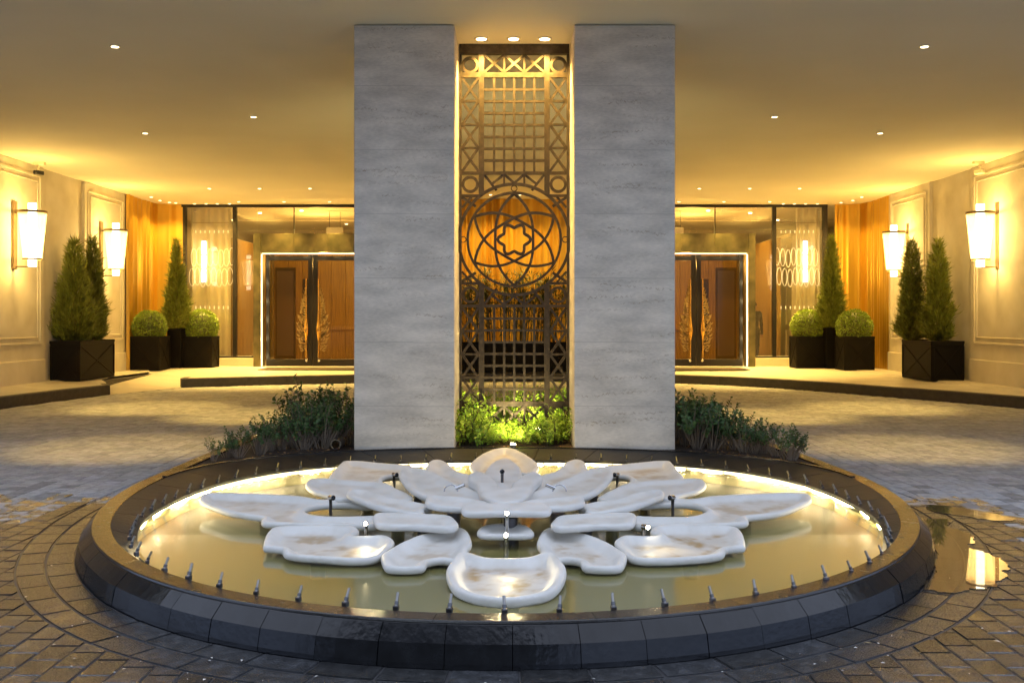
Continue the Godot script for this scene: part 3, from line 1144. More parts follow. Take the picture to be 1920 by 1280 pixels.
		for u in [7.35, 2.95]:
			put(v, "wood_side", box_mesh(P(X.call(u), 1.95, 28.6), Vector3(0.1, 3.4, 3.9)), M.wood)
		put(v, "wood_rail", box_mesh(P(X.call(4.6), 1.2, 30.54), Vector3(1.6, 0.12, 0.05), 0.01), M.wood)
		omni(P(X.call(5.0), 3.0, 27.6), 4.0, GOLD, 0.15)
		# lobby side wall with mouldings, lamp, sheer curtain
		var lw := thing("lobby_wall", "panelled beige lobby wall behind the %s glass front" % side, "wall")
		put(lw, "wall", box_mesh(P(X.call(7.78), 2.0, 29.9), Vector3(0.15, 3.5, 6.4)), M.panel_paint)
		for k in 4:
			var zz := 27.2 + k * 1.5
			var fb := MB.new()
			for y in [[1.35, 3.5], [0.45, 1.15]]:
				for h in y: fb.box(P(X.call(7.69), h, zz + 0.55), Vector3(0.04, 0.04, 1.1))
				for zq in [zz, zz + 1.1]: fb.box(P(X.call(7.69), (y[0] + y[1]) / 2.0, zq), Vector3(0.042, y[1] - y[0], 0.04))
			put(lw, "panel_moulding", fb.mesh(), M.panel_paint)
		put(lw, "cornice", box_mesh(P(X.call(7.69), 3.72, 29.9), Vector3(0.14, 0.1, 6.4), 0.02), M.panel_paint)
		var lm := thing("lobby_lamp", "small bright lamp on the lobby wall inside the %s glass front" % side, "lamp")
		put(lm, "lamp_bulb", box_mesh(P(X.call(7.56), 3.45, 29.6), Vector3(0.12, 0.12, 0.12), 0.03), M.tube)
		put(lm, "lamp_arm", box_mesh(P(X.call(7.65), 3.45, 29.6), Vector3(0.08, 0.03, 0.03)), M.lamp_metal)
		omni(P(X.call(7.56), 3.45, 29.6), 0.9, WARM, 0.03)
		var sh := thing("sheer_curtain", "pale sheer curtain hanging inside the %s glass front" % side, "curtain")
		var a3: float = X.call(8.3 if s < 0 else 8.35)
		var b3: float = X.call(7.25 if s < 0 else 7.72)
		put(sh, "drape", pleats([Vector2(a3, 26.36), Vector2((a3 + b3) / 2.0, 26.38), Vector2(b3, 26.36)], 0.3, 4.4, 0.075, 90 + s, 1.0), M.sheer)
		var ch := thing("ring_chandelier", "rows of thin glowing oval rings behind the %s glass" % side, "chandelier")
		for row in 2:
			for k in 8:
				var cx: float = X.call(lerpf(8.2, 7.2, k / 7.0) + (0.05 if row else 0.0))
				var cy := 3.10 - row * 0.52 + sin(k * 2.1) * 0.03
				var pts := []
				var rr := []
				for q in 17:
					var an := TAU * q / 16.0
					pts.append(P(cx + cos(an) * 0.07, cy + sin(an) * 0.23, 26.26 + 0.02 * cos(an)))
					rr.append(0.0055)
				var tb := MB.new()
				tb.tube(pts, rr, 5)
				put(ch, "light_ring", tb.mesh(), M.chain_light)
		for k in 8:
			put(ch, "light_drop", box_mesh(P(X.call(lerpf(8.15, 7.3, k / 7.0)), 1.78, 26.26), Vector3(0.018, 0.08, 0.018)), M.chain_light)
			put(ch, "light_drop", box_mesh(P(X.call(lerpf(8.15, 7.3, k / 7.0)), 3.78, 26.26), Vector3(0.018, 0.07, 0.018)), M.chain_light)
		put(ch, "hanging_rod", box_mesh(P(X.call(7.75), 4.02, 26.26), Vector3(0.95, 0.012, 0.012)), M.lamp_metal)
		var tl := thing("tube_lamp", "tall glowing tube lamp behind the curtain of the %s glass front" % side, "lamp")
		for k in 3:
			put(tl, "lamp_tube", cyl(P(X.call(7.94), 2.62 + k * 0.37, 26.27), 0.055, 0.345), M.tube)
			omni(P(X.call(7.94), 2.62 + k * 0.37, 26.27), 0.05, WARM, 0.03)
		for k in 4:
			put(tl, "lamp_collar", cyl(P(X.call(7.94), 2.435 + k * 0.37, 26.27), 0.065, 0.02), M.lamp_metal)
		var sg := thing("hanging_sign", "blank pale sign box hanging from the lobby ceiling above the %s doors" % side, "sign")
		put(sg, "sign_box", box_mesh(P(X.call(4.72), 3.92, 27.6), Vector3(0.46, 0.19, 0.1), 0.01), M.white_box)
		for q in [-0.15, 0.15]: put(sg, "hanging_rod", box_mesh(P(X.call(4.72 + q), 4.22, 27.6), Vector3(0.012, 0.46, 0.012)), M.steel_dark)
		# lobby lights
		for q in [[6.9, 28.0], [5.6, 27.4], [4.2, 28.6], [5.0, 31.2], [8.2, 30.0]]:
			var at := P(X.call(q[0]), 4.44, q[1])
			var dl := thing("lobby_downlight", "small downlight in the lobby ceiling behind the %s doors" % side, "downlight", at, 0.0, "lobby downlights")
			put(dl, "lamp_face", cyl(Vector3(0, 0.012, 0), 0.05, 0.02), M.downlight)
			spot(at - Vector3(0, 0.02, 0), at - Vector3(0, 3, 0), 4.0, 50.0, WARM, 0.05)
		omni(P(X.call(5.4), 3.95, 28.6), 0.9, WARM, 0.2)
		var mt := thing("door_mat", "dark mat on the walkway in front of the %s doors" % side, "mat")
		put(mt, "mat", box_mesh(P(X.call(4.75), 0.247, 24.75), Vector3(2.5, 0.016, 1.05), 0.004), M.mat_fabric)
	var st := thing("floor_stand", "brown standing ashtray column with thin pole inside the left glass front", "stand", P(-6.95, FLOOR, 26.9))
	put(st, "column", box_mesh(Vector3(0, 0.3, 0), Vector3(0.17, 0.6, 0.17), 0.01), M.wood)
	put(st, "base", box_mesh(Vector3(0, 0.015, 0), Vector3(0.2, 0.03, 0.2), 0.005), M.dark_metal)
	put(st, "pole", cyl(Vector3(-0.03, 1.75, 0), 0.012, 2.3), M.lamp_metal)
	# a person just inside, mostly behind the right portal
	var pe := thing("person", "person in dark clothes standing inside, half hidden by the right portal", "person", P(6.70, FLOOR, 27.6), 0.25)
	person(pe)

func cyl(at: Vector3, r: float, h: float, sides := 18) -> ArrayMesh:
	var b := MB.new()
	b.lathe([Vector2(0, -h / 2), Vector2(r, -h / 2), Vector2(r, -h / 2), Vector2(r, h / 2), Vector2(r, h / 2), Vector2(0, h / 2)], at, sides)
	return b.mesh()

func ornament(dir: int) -> ArrayMesh:     # half of a leafy crest, growing away from the handle
	var b := MB.new()
	var r := RandomNumberGenerator.new()
	r.seed = 12
	var leaf := func(at: Vector2, ang: float, l: float, w: float) -> void:
		var p := PackedVector2Array()
		for k in 7:
			var t := k / 6.0
			p.append(at + Vector2(cos(ang + t * 0.9), sin(ang + t * 0.9)) * l * t + Vector2(-sin(ang), cos(ang)) * w * sin(PI * t))
		for k in range(5, 0, -1):
			var t := k / 6.0
			p.append(at + Vector2(cos(ang + t * 0.9), sin(ang + t * 0.9)) * l * t - Vector2(-sin(ang), cos(ang)) * w * sin(PI * t))
		var ix := Geometry2D.triangulate_polygon(p)
		for k in range(0, ix.size(), 3):
			b.t3(Vector3(p[ix[k]].x * dir, p[ix[k]].y, 0), Vector3(p[ix[k + 1]].x * dir, p[ix[k + 1]].y, 0), Vector3(p[ix[k + 2]].x * dir, p[ix[k + 2]].y, 0), Vector3.BACK)
	for k in 26:
		var t := k / 25.0
		var y := lerpf(0.66, 2.25, t)
		var w := 0.30 * pow(sin(PI * clampf(t * 0.75 + 0.13, 0, 1)), 1.2) * (1.0 - t * 0.75)
		for j in 3:
			var x := 0.02 + w * (j + 0.2) / 3.0
			leaf.call(Vector2(x, y), r.randf_range(-0.7, 0.9), 0.06 + w * 0.42, 0.022 + w * 0.05)
	return b.mesh()

func person(root: Node3D) -> void:
	var caps := [
		[Vector3(0, 0.95, 0), Vector3(0, 1.32, 0), 0.135, 0.155], [Vector3(-0.14, 1.38, 0), Vector3(0.14, 1.38, 0), 0.085, 0.085], [Vector3(0, 1.4, 0), Vector3(0, 1.5, 0.01), 0.055, 0.05],
		[Vector3(-0.09, 0.92, 0), Vector3(-0.1, 0.5, 0.01), 0.095, 0.065], [Vector3(-0.1, 0.5, 0.01), Vector3(-0.1, 0.09, 0), 0.062, 0.045], [Vector3(-0.1, 0.045, 0.0), Vector3(-0.11, 0.04, 0.15), 0.045, 0.04],
		[Vector3(0.09, 0.92, 0), Vector3(0.1, 0.5, 0.01), 0.095, 0.065], [Vector3(0.1, 0.5, 0.01), Vector3(0.1, 0.09, 0), 0.062, 0.045], [Vector3(0.1, 0.045, 0.0), Vector3(0.11, 0.04, 0.15), 0.045, 0.04],
		[Vector3(-0.2, 1.37, 0), Vector3(-0.25, 1.08, -0.02), 0.055, 0.045], [Vector3(-0.25, 1.08, -0.02), Vector3(-0.23, 0.84, 0.05), 0.042, 0.034], [Vector3(-0.23, 0.82, 0.05), Vector3(-0.225, 0.72, 0.07), 0.036, 0.024],
		[Vector3(0.2, 1.37, 0), Vector3(0.25, 1.08, -0.02), 0.055, 0.045], [Vector3(0.25, 1.08, -0.02), Vector3(0.23, 0.84, 0.05), 0.042, 0.034], [Vector3(0.23, 0.82, 0.05), Vector3(0.225, 0.72, 0.07), 0.036, 0.024],
		[Vector3(0, 1.56, 0.02), Vector3(0, 1.62, 0.01), 0.075, 0.085], [Vector3(0, 1.57, 0.095), Vector3(0, 1.585, 0.1), 0.014, 0.01]]
	var cell := 0.025
	var o := Vector3(-0.36, -0.05, -0.22)
	var nx := 30
	var ny := 73
	var nz := 20
	var f := PackedFloat32Array()
	f.resize(nx * ny * nz)
	for x in nx:
		for y in ny:
			for z in nz:
				var p := o + Vector3(x, y, z) * cell
				var d := 9.0
				for c in caps:
					if p.y > maxf(c[0].y, c[1].y) + 0.3 or p.y < minf(c[0].y, c[1].y) - 0.3: continue
					var ab: Vector3 = c[1] - c[0]
					var t := clampf((p - c[0]).dot(ab) / ab.length_squared(), 0, 1)
					var q := p.distance_to(c[0] + ab * t) - lerpf(c[2], c[3], t)
					var h := clampf(0.5 + 0.5 * (d - q) / 0.03, 0, 1)
					d = lerpf(d, q, h) - 0.03 * h * (1 - h)
				f[(x * ny + y) * nz + z] = d
	var m: StandardMaterial3D = M.cloth.duplicate()
	m.albedo_color = Color(1, 1, 1)
	m.vertex_color_use_as_albedo = true
	var tint := func(v: Vector3, _n: Vector3) -> Color:
		if v.y > 1.60 or v.y > 1.5 and v.z < 0.02: return Color(0.02, 0.015, 0.012)
		if v.y > 1.45 or v.y < 0.8 and absf(v.x) > 0.19 and v.y > 0.6: return Color(0.4, 0.24, 0.16)
		return Color(0.018, 0.017, 0.018)
	put(root, "body", nets(f, nx, ny, nz, o, cell, tint), m)

# ---------------------------------------------------------------- pillars and the metal grille between them
func pillars_and_grille() -> void:
	for s in [-1, 1]:
		var x0 := -1.602 if s < 0 else 0.632
		var x1 := -0.584 if s < 0 else 1.654
		var w := x1 - x0
		var m: StandardMaterial3D = M.marble_pillar.duplicate()
		m.uv1_triplanar = true
		m.uv1_scale = Vector3(0.96, 0.22, 0.96)
		m.uv1_offset = Vector3(0.5, 0.01, 0.5)
		if s > 0: m.albedo_texture = pillar_texture(8)
		m.normal_enabled = false
		var t := thing("pillar", "grey veined marble pillar to the %s of the metal grille" % ("left" if s < 0 else "right"), "pillar", P((x0 + x1) / 2.0, 0, 10.6))
		put(t, "shaft", box_mesh(Vector3(0, 2.235, 0.0), Vector3(w, 4.46, 1.02), 0.006), m)
	var g := thing("metal_grille", "tall brown metal grille with interlaced ring rosette between two marble pillars", "screen", P(0.024, 0, 10.85))
	var S := 1.0 / 172.1
	# helper positions in grille units: x from the centre, y up from the rosette centre
	var cy := EYE + (597 - 449) * S
	var G := func(x: float, y: float) -> Vector3: return Vector3(x * S, cy + y * S, 0)
	var bar := func(n: String, x0: float, y0: float, x1: float, y1: float, wd: float, dp: float) -> void:
		var b := MB.new()
		b.bar(G.call(x0, y0), G.call(x1, y1), wd * S, dp)
		put(g, n, b.mesh(), M.grille)
	for x in [-100.8, 100.8]: bar.call("side_stile", x, -366, x, 365, 4.5, 0.06)
	bar.call("top_beam", -103, 356.5, 103, 356.5, 19, 0.075)
	bar.call("bottom_beam", -103, -375, 103, -375, 18, 0.07)
	for sg in [1, -1]:
		for x in [-61.5, 61.5]: bar.call("inner_stile", x, sg * 84.0 if sg > 0 else -84.0, x, sg * 347, 10.0, 0.05)
		for y in [[308, 5.0, 9.5], [124.5, 4.0, 5.5]]:
			bar.call("cross_rail", -98.5, sg * y[0], 98.5, sg * y[0], y[2], 0.044)
		for k in range(1, 6):
			var x := -56.5 + k * 18.83
			bar.call("grid_bar", x, sg * 127, x, sg * 303, 4.4, 0.03)
		for k in range(1, 8):
			var y := 126.0 + k * 22.1
			bar.call("grid_bar", -56.5, sg * y, 56.5, sg * y, 4.4, 0.033)
		for e in [-1, 1]:
			for k in 4:
				var y0 := 127.5 + k * 43.9
				var y1 := y0 + 43.9
				bar.call("cross_brace", e * 67, sg * y0, e * 98, sg * y1, 4.6, 0.030)
				bar.call("cross_brace", e * 67, sg * y1, e * 98, sg * y0, 4.6, 0.034)
				if k: bar.call("cross_rail", e * 66.5, sg * y0, e * 98.5, sg * y0, 3.6, 0.038)
			for yc in [326.6, 103.4]:
				ring(g, "corner_ring", G.call(e * 82.6, sg * yc), 13.6 * S, 5.2 * S, 0.04)
			bar.call("cross_rail", e * 66.5, sg * 82, e * 98.5, sg * 82, 5.0, 0.042)
			bar.call("corner_brace", e * 98, sg * 79, e * 72, sg * 50 + sg * 12, 5.0, 0.03)
			bar.call("corner_brace", e * 80, sg * 80, e * 98, sg * 60, 4.0, 0.034)
		for k in 3:
			var xa := -56.5 + k * 37.67
			var xb := xa + 37.67
			bar.call("cross_brace", xa, sg * 346, xb, sg * 313, 4.4, 0.03)
			bar.call("cross_brace", xa, sg * 313, xb, sg * 346, 4.4, 0.034)
			if k: bar.call("band_bar", xa, sg * 313, xa, sg * 347, 4.0, 0.038)
			var ylow := 106.0 if k == 1 else 92.0
			bar.call("cross_brace", xa, sg * 122, lerpf(xa, xb, 0.62 if k != 1 else 0.5), sg * ylow if k != 2 else sg * 104, 4.4, 0.03)
			bar.call("cross_brace", xb, sg * 122, lerpf(xb, xa, 0.62 if k != 1 else 0.5), sg * ylow if k != 0 else sg * 104, 4.4, 0.034)
			if k: bar.call("band_bar", xa, sg * 102, xa, sg * 122, 4.0, 0.038)
	ring(g, "rosette_ring", G.call(0, 0), 104.0 * S, 5.4 * S, 0.045)
	ring(g, "rosette_ring", G.call(0, 0), 87.5 * S, 4.6 * S, 0.045)
	for a in [0, 90, 180, 270]:
		ring(g, "link_ring", G.call(cos(deg_to_rad(a)) * 95.8, sin(deg_to_rad(a)) * 95.8), 5.4 * S, 1.6 * S, 0.03)
	for k in 3:
		var rot := Basis(Vector3.BACK, k * PI / 3.0)
		for e in [-1, 1]:
			var pts := []
			for j in 21:
				var t := lerpf(-1, 1, j / 20.0)
				var x: float = 35.5 * (1.0 - pow(absf(t), 2.9)) * e
				pts.append(G.call(0, 0) + rot * Vector3(x * S, t * 86.0 * S, 0))
			ribbon(g, "rosette_petal", pts, 4.9 * S, 0.034 + 0.003 * k, false)
	var star := []
	for j in 48:
		var a := TAU * j / 48.0
		var r := 25.5 + 3.6 * cos(6.0 * a) + 1.6 * absf(cos(3.0 * a))
		star.append(G.call(cos(a) * r, sin(a) * r))
	ribbon(g, "rosette_star", star, 5.6 * S, 0.05, true)
	# gold light lines hidden behind both sides of the grille
	for s in [-1, 1]:
		var ld := thing("led_line", "thin vertical line of golden light between the grille and the %s pillar" % ("left" if s < 0 else "right"), "light")
		for k in 9:
			var at := P(0.024 + s * 0.600, 0.45 + k * 0.44, 11.02)
			put(ld, "led_strip", box_mesh(at, Vector3(0.010, 0.43, 0.012)), M.led)
			omni(at, 0.014, WARM, 0.008)
	for k in 3:
		var x := [-0.326, 0.017, 0.349][k] as float
		downlight(P(x, CEIL, 10.60), P(x, 3.4, 10.88), 5.5, 55.0, "%s of three bright downlights above the metal grille" % ["leftmost", "middle", "rightmost"][k], "downlights above the grille", 0.055)

func ring(par: Node, n: String, c: Vector3, r: float, w: float, dp: float) -> void:
	var pts := []
	var cnt := 56 if r > 0.2 else 24
	for k in cnt:
		var a := TAU * k / cnt
		pts.append(c + Vector3(cos(a) * r, sin(a) * r, 0))
	ribbon(par, n, pts, w, dp, true)

func ribbon(par: Node, n: String, pts: Array, w: float, dp: float, closed: bool) -> void:
	var b := MB.new()
	var cnt := pts.size()
	var L := []
	for k in cnt:
		var a: Vector3 = pts[(k - 1 + cnt) % cnt] if closed else pts[maxi(k - 1, 0)]
		var c: Vector3 = pts[(k + 1) % cnt] if closed else pts[mini(k + 1, cnt - 1)]
		var d := (c - a).normalized()
		L.append(Vector3(-d.y, d.x, 0) * w / 2.0)
	var z := Vector3(0, 0, dp / 2.0)
	for k in (cnt if closed else cnt - 1):
		var k2 := (k + 1) % cnt
		b.q4(pts[k] - L[k] + z, pts[k] + L[k] + z, pts[k2] + L[k2] + z, pts[k2] - L[k2] + z, Vector3.BACK)
		b.q4(pts[k] - L[k] - z, pts[k] + L[k] - z, pts[k2] + L[k2] - z, pts[k2] - L[k2] - z, Vector3.FORWARD)
		b.q4(pts[k] + L[k] + z, pts[k] + L[k] - z, pts[k2] + L[k2] - z, pts[k2] + L[k2] + z, L[k])
		b.q4(pts[k] - L[k] + z, pts[k] - L[k] - z, pts[k2] - L[k2] - z, pts[k2] - L[k2] + z, -L[k])
	put(par, n, b.mesh(), M.grille)

func downlight(at: Vector3, aim: Vector3, e: float, angle: float, label: String, group := "", r := 0.035, c := WARM) -> void:
	var t := thing("downlight", label, "downlight", at, 0.0, group)
	put(t, "lamp_face", cyl(Vector3(0, -0.006, 0), r, 0.012), M.downlight)
	var b := MB.new()
	b.lathe([Vector2(r + 0.002, -0.010), Vector2(r + 0.022, -0.008), Vector2(r + 0.022, 0.004), Vector2(r + 0.002, 0.004)], Vector3.ZERO, 20)
	put(t, "trim_ring", b.mesh(), M.plaster)
	spot(at - Vector3(0, 0.02, 0), aim, e * 2.0, angle, c, r)

# ---------------------------------------------------------------- fountain basin
const WATER := 0.108

func fountain() -> void:
	var t := thing("fountain_basin", "round black stone fountain basin with sloping rim, full of softly lit water", "fountain")
	var island := island_path()
	var k := 0
	for pc in pieces(island, 0.285, 0.0035, 3):
		var b := MB.new()
		var j := rng.randf_range(-0.003, 0.003)
		swept(b, pc[0], pc[1], [Vector2(0.097 + j, -0.03), Vector2(0.090 + j, 0.02), Vector2(0.072 + j, 0.100), Vector2(0.008 + j, 0.163), Vector2(0.0, 0.1665), Vector2(-0.06, 0.1665), Vector2(-0.06, -0.03)])
		put(t, "wall_block", b.mesh(), M.basalt)
	for pc in pieces(island, 0.72, 0.003, 6):
		var b := MB.new()
		swept(b, pc[0], pc[1], [Vector2(0.004, 0.168), Vector2(0.001, 0.175), Vector2(-0.004, 0.1785), Vector2(-0.112, 0.1785), Vector2(-0.116, 0.175), Vector2(-0.116, 0.12), Vector2(0.004, 0.12)])
		put(t, "coping_stone", b.mesh(), M.basalt_top)
	# sloping rim slabs
	for s in 30:
		var a0 := TAU * s / 30.0 + 0.0012
		var a1 := TAU * (s + 1) / 30.0 - 0.0012
		var b := MB.new()
		var n := 6
		for q in n:
			var u0 := lerpf(a0, a1, float(q) / n)
			var u1 := lerpf(a0, a1, float(q + 1) / n)
			var o0 := ray(in_slab, u0)
			var o1 := ray(in_slab, u1)
			var w0 := ray(in_water, u0)
			var w1 := ray(in_water, u1)
			var h0 := lerpf(0.06, 0.144, smoothstep(5.2, 6.7, w0.y))
			var h1 := lerpf(0.06, 0.144, smoothstep(5.2, 6.7, w1.y))
			b.hexa([P(o0.x, 0.03, o0.y), P(w0.x, h0 - 0.022, w0.y), P(w1.x, h1 - 0.022, w1.y), P(o1.x, 0.03, o1.y), P(o0.x, 0.178, o0.y), P(w0.x, h0, w0.y), P(w1.x, h1, w1.y), P(o1.x, 0.178, o1.y)])
		put(t, "rim_slab", b.mesh(), M.rim_stone)
	# thin edge course along the planting bed
	for s in 13:
		var b := MB.new()
		for q in 3:
			var u0 := lerpf(0.32, PI - 0.32, (s + q / 3.0) / 13.0)
			var u1 := lerpf(0.32, PI - 0.32, (s + (q + 0.98) / 3.0) / 13.0)
			var o0 := ray(in_slab, u0)
			var o1 := ray(in_slab, u1)
			var c := Vector2(-0.02, 7.3)
			var e0 := o0 + (o0 - c).normalized() * 0.05
			var e1 := o1 + (o1 - c).normalized() * 0.05
			b.hexa([P(o0.x, 0.1, o0.y), P(e0.x, 0.1, e0.y), P(e1.x, 0.1, e1.y), P(o1.x, 0.1, o1.y), P(o0.x, 0.188, o0.y), P(e0.x, 0.188, e0.y), P(e1.x, 0.188, e1.y), P(o1.x, 0.188, o1.y)])
		put(t, "edge_course", b.mesh(), M.basalt_top)
	# inner wall and floor
	var pts := []
	for s in 97:
		var w := ray(in_water, TAU * s / 96.0)
		var c := Vector2(-0.02, 7.3)
		w += (w - c).normalized() * 0.045
		pts.append(P(w.x, 0.119, w.y))
		pts.append(P(w.x, -0.2, w.y))
	var ib := MB.new()
	ib.grid(pts, 97, 2)
	put(t, "inner_wall", ib.mesh(), M.grout)
	ib = MB.new()
	ib.q4(P(-2.7, -0.155, 4.3), P(2.7, -0.155, 4.3), P(2.7, -0.155, 9.8), P(-2.7, -0.155, 9.8), Vector3.UP)
	put(t, "basin_floor", ib.mesh(), M.grout)
	# mosaic on the floor
	var tb := MB.new()
	tb.q4(Vector3(-0.031, 0.004, -0.046), Vector3(0.031, 0.004, -0.046), Vector3(0.031, 0.004, 0.046), Vector3(-0.031, 0.004, 0.046), Vector3.UP)
	for e in [[-0.031, 0], [0.031, 0], [0, -0.046], [0, 0.046]]:
		if e[0] != 0: tb.q4(Vector3(e[0], 0.004, -0.046), Vector3(e[0], 0.004, 0.046), Vector3(e[0], -0.002, 0.046), Vector3(e[0], -0.002, -0.046), Vector3(e[0], 0, 0))
		else: tb.q4(Vector3(-0.031, 0.004, e[1]), Vector3(0.031, 0.004, e[1]), Vector3(0.031, -0.002, e[1]), Vector3(-0.031, -0.002, e[1]), Vector3(0, 0, e[1]))
	var tm := tb.mesh()
	var tones := []
	for q in [[0.62, 0.58, 0.38], [0.52, 0.50, 0.38], [0.42, 0.42, 0.36], [0.70, 0.65, 0.42]]:
		var m: StandardMaterial3D = M.tile.duplicate()
		m.vertex_color_use_as_albedo = false
		m.albedo_color = lin(q[0], q[1], q[2])
		tones.append(m)
	var rest := []
	var singles := 0
	for cz in 60:
		for cx in range(-42, 43):
			var q := Vector2(cx * 0.066 + (0.033 if cz % 2 else 0.0), 4.62 + cz * 0.097)
			if in_water(q) > -0.01: continue
			var tf := Transform3D(Basis(Vector3.UP, rng.randf_range(-0.02, 0.02)), P(q.x, -0.152, q.y))
			if singles < 260:
				put(t, "basin_tile", tm, tones[rng.randi() % 4], tf)
				singles += 1
			else: rest.append(tf)
	var mm := MultiMesh.new()
	mm.transform_format = MultiMesh.TRANSFORM_3D
	mm.use_colors = true
	mm.mesh = tm
	mm.instance_count = rest.size()
	for q in rest.size():
		mm.set_instance_transform(q, rest[q])
		var c := [Color(0.62, 0.58, 0.38), Color(0.52, 0.50, 0.38), Color(0.42, 0.42, 0.36), Color(0.70, 0.65, 0.42)][rng.randi() % 4] as Color
		mm.set_instance_color(q, c)
	var o := MultiMeshInstance3D.new()
	o.name = "basin_mosaic"
	o.multimesh = mm
	o.material_override = M.tile
	o.set_meta("kind", "stuff")
	t.add_child(o)
	# light line under the lip: short glowing lengths, each with its own small lamp
	for s in 44:
		var a0 := TAU * s / 44.0
		var a1 := TAU * (s + 0.97) / 44.0
		var c := Vector2(-0.02, 7.3)
		var w0 := ray(in_water, a0)
		var w1 := ray(in_water, a1)
		w0 += (w0 - c).normalized() * 0.030
		w1 += (w1 - c).normalized() * 0.030
		var b := MB.new()
		if (w0.y + w1.y) / 2.0 < 6.55: continue
		b.bar(P(w0.x, 0.1165, w0.y), P(w1.x, 0.1165, w1.y), 0.007, 0.010, Vector3(w0.x - c.x, 0, -(w0.y - c.y)))
		put(t, "led_strip", b.mesh(), M.led)
		var mid := (w0 + w1) / 2.0
		var ce := at_mid(w0, w1) + (P(c.x, 0.1, c.y) - at_mid(w0, w1)).normalized() * 0.7 + Vector3(0, -0.6, 0)
		var al := AreaLight3D.new()
		al.name = numbered("led_light", self)
		add_child(al, true)
		var at := P(mid.x, 0.1150, mid.y)
		at += (P(c.x, 0.1150, c.y) - at).normalized() * 0.008
		al.look_at_from_position(at, ce)
		al.area_size = Vector2(w0.distance_to(w1), 0.006)
		al.light_energy = 1.0 * smoothstep(6.2, 7.6, (w0.y + w1.y) / 2.0)
		al.area_range = 30.0
		al.area_attenuation = 2.0
		al.light_color = LEDC.linear_to_srgb()
		al.shadow_enabled = true
	# water
	var wp := PackedVector2Array()
	for s in 120:
		var w := ray(in_water, TAU * s / 120.0)
		var c := Vector2(-0.02, 7.3)
		var edge := ray(in_slab, TAU * s / 120.0)
		wp.append((w + (w - c).normalized() * 0.04).lerp(edge, 0.85 * (1.0 - smoothstep(5.2, 6.6, w.y))))
	var wb := MB.new()
	var ix := Geometry2D.triangulate_polygon(wp)
	for q in range(0, ix.size(), 3): wb.t3(P(wp[ix[q]].x, WATER, wp[ix[q]].y), P(wp[ix[q + 1]].x, WATER, wp[ix[q + 1]].y), P(wp[ix[q + 2]].x, WATER, wp[ix[q + 2]].y), Vector3.UP)
	put(self, "pool_water", wb.mesh(), M.water).set_meta("kind", "structure")
	# nozzles round the rim
	var base_mesh := MB.new()
	base_mesh.box(Vector3(0, 0.012, 0), Vector3(0.030, 0.03, 0.034), Basis(), 0.003)
	var pipe := MB.new()
	pipe.tube([Vector3(0, 0.02, 0), Vector3(0.033, 0.093, 0)], [0.0085, 0.0085], 10)
	pipe.tube([Vector3(0.033, 0.093, 0), Vector3(0.030, 0.088, 0)], [0.0085, 0.0001], 10)
	var nut := MB.new()
	nut.tube([Vector3(0.004, 0.03, 0), Vector3(0.012, 0.047, 0)], [0.0135, 0.0135], 6)
	var nz: Node3D
	var loop := PackedVector2Array()
	for s in 180: loop.append(ray(in_water, TAU * s / 180.0))
	var pcs := pieces(loop, 0.236, 0.0, 2)
	for s in pcs.size():
		var w: Vector2 = pcs[s][0][1] + pcs[s][1][1] * 0.035
		var fr := 1.0 - smoothstep(5.0, 6.4, w.y)
		w += pcs[s][1][1] * 0.09 * fr
		var inward: Vector2 = -pcs[s][1][1]
		var turn := atan2(inward.y, inward.x)
		var zone := "far rim" if w.y > 8.9 else "near rim" if w.y < 5.6 else "left rim" if w.x < 0 else "right rim"
		var label := "tilted metal jet pipe on the fountain's %s" % zone
		var at := P(w.x, lerpf(0.142, 0.166, fr), w.y)
		if s == 0:
			nz = thing("fountain_nozzle", label, "nozzle", at, turn, "jet nozzles on the fountain's " + zone.split(",")[0])
			nz.scale = Vector3.ONE * 0.78
			put(nz, "clamp", base_mesh.mesh(), M.steel_dark)
			put(nz, "pipe", pipe.mesh(), M.steel_mid)
			put(nz, "nut", nut.mesh(), M.steel_dark)
		else:
			dup(nz, label, at, turn + rng.randf_range(-0.3, 0.3), 0.78 * rng.randf_range(0.88, 1.1), "jet nozzles on the fountain's " + zone.split(",")[0])

func at_mid(a: Vector2, b: Vector2) -> Vector3:
	return P((a.x + b.x) / 2.0, 0.1150, (a.y + b.y) / 2.0)

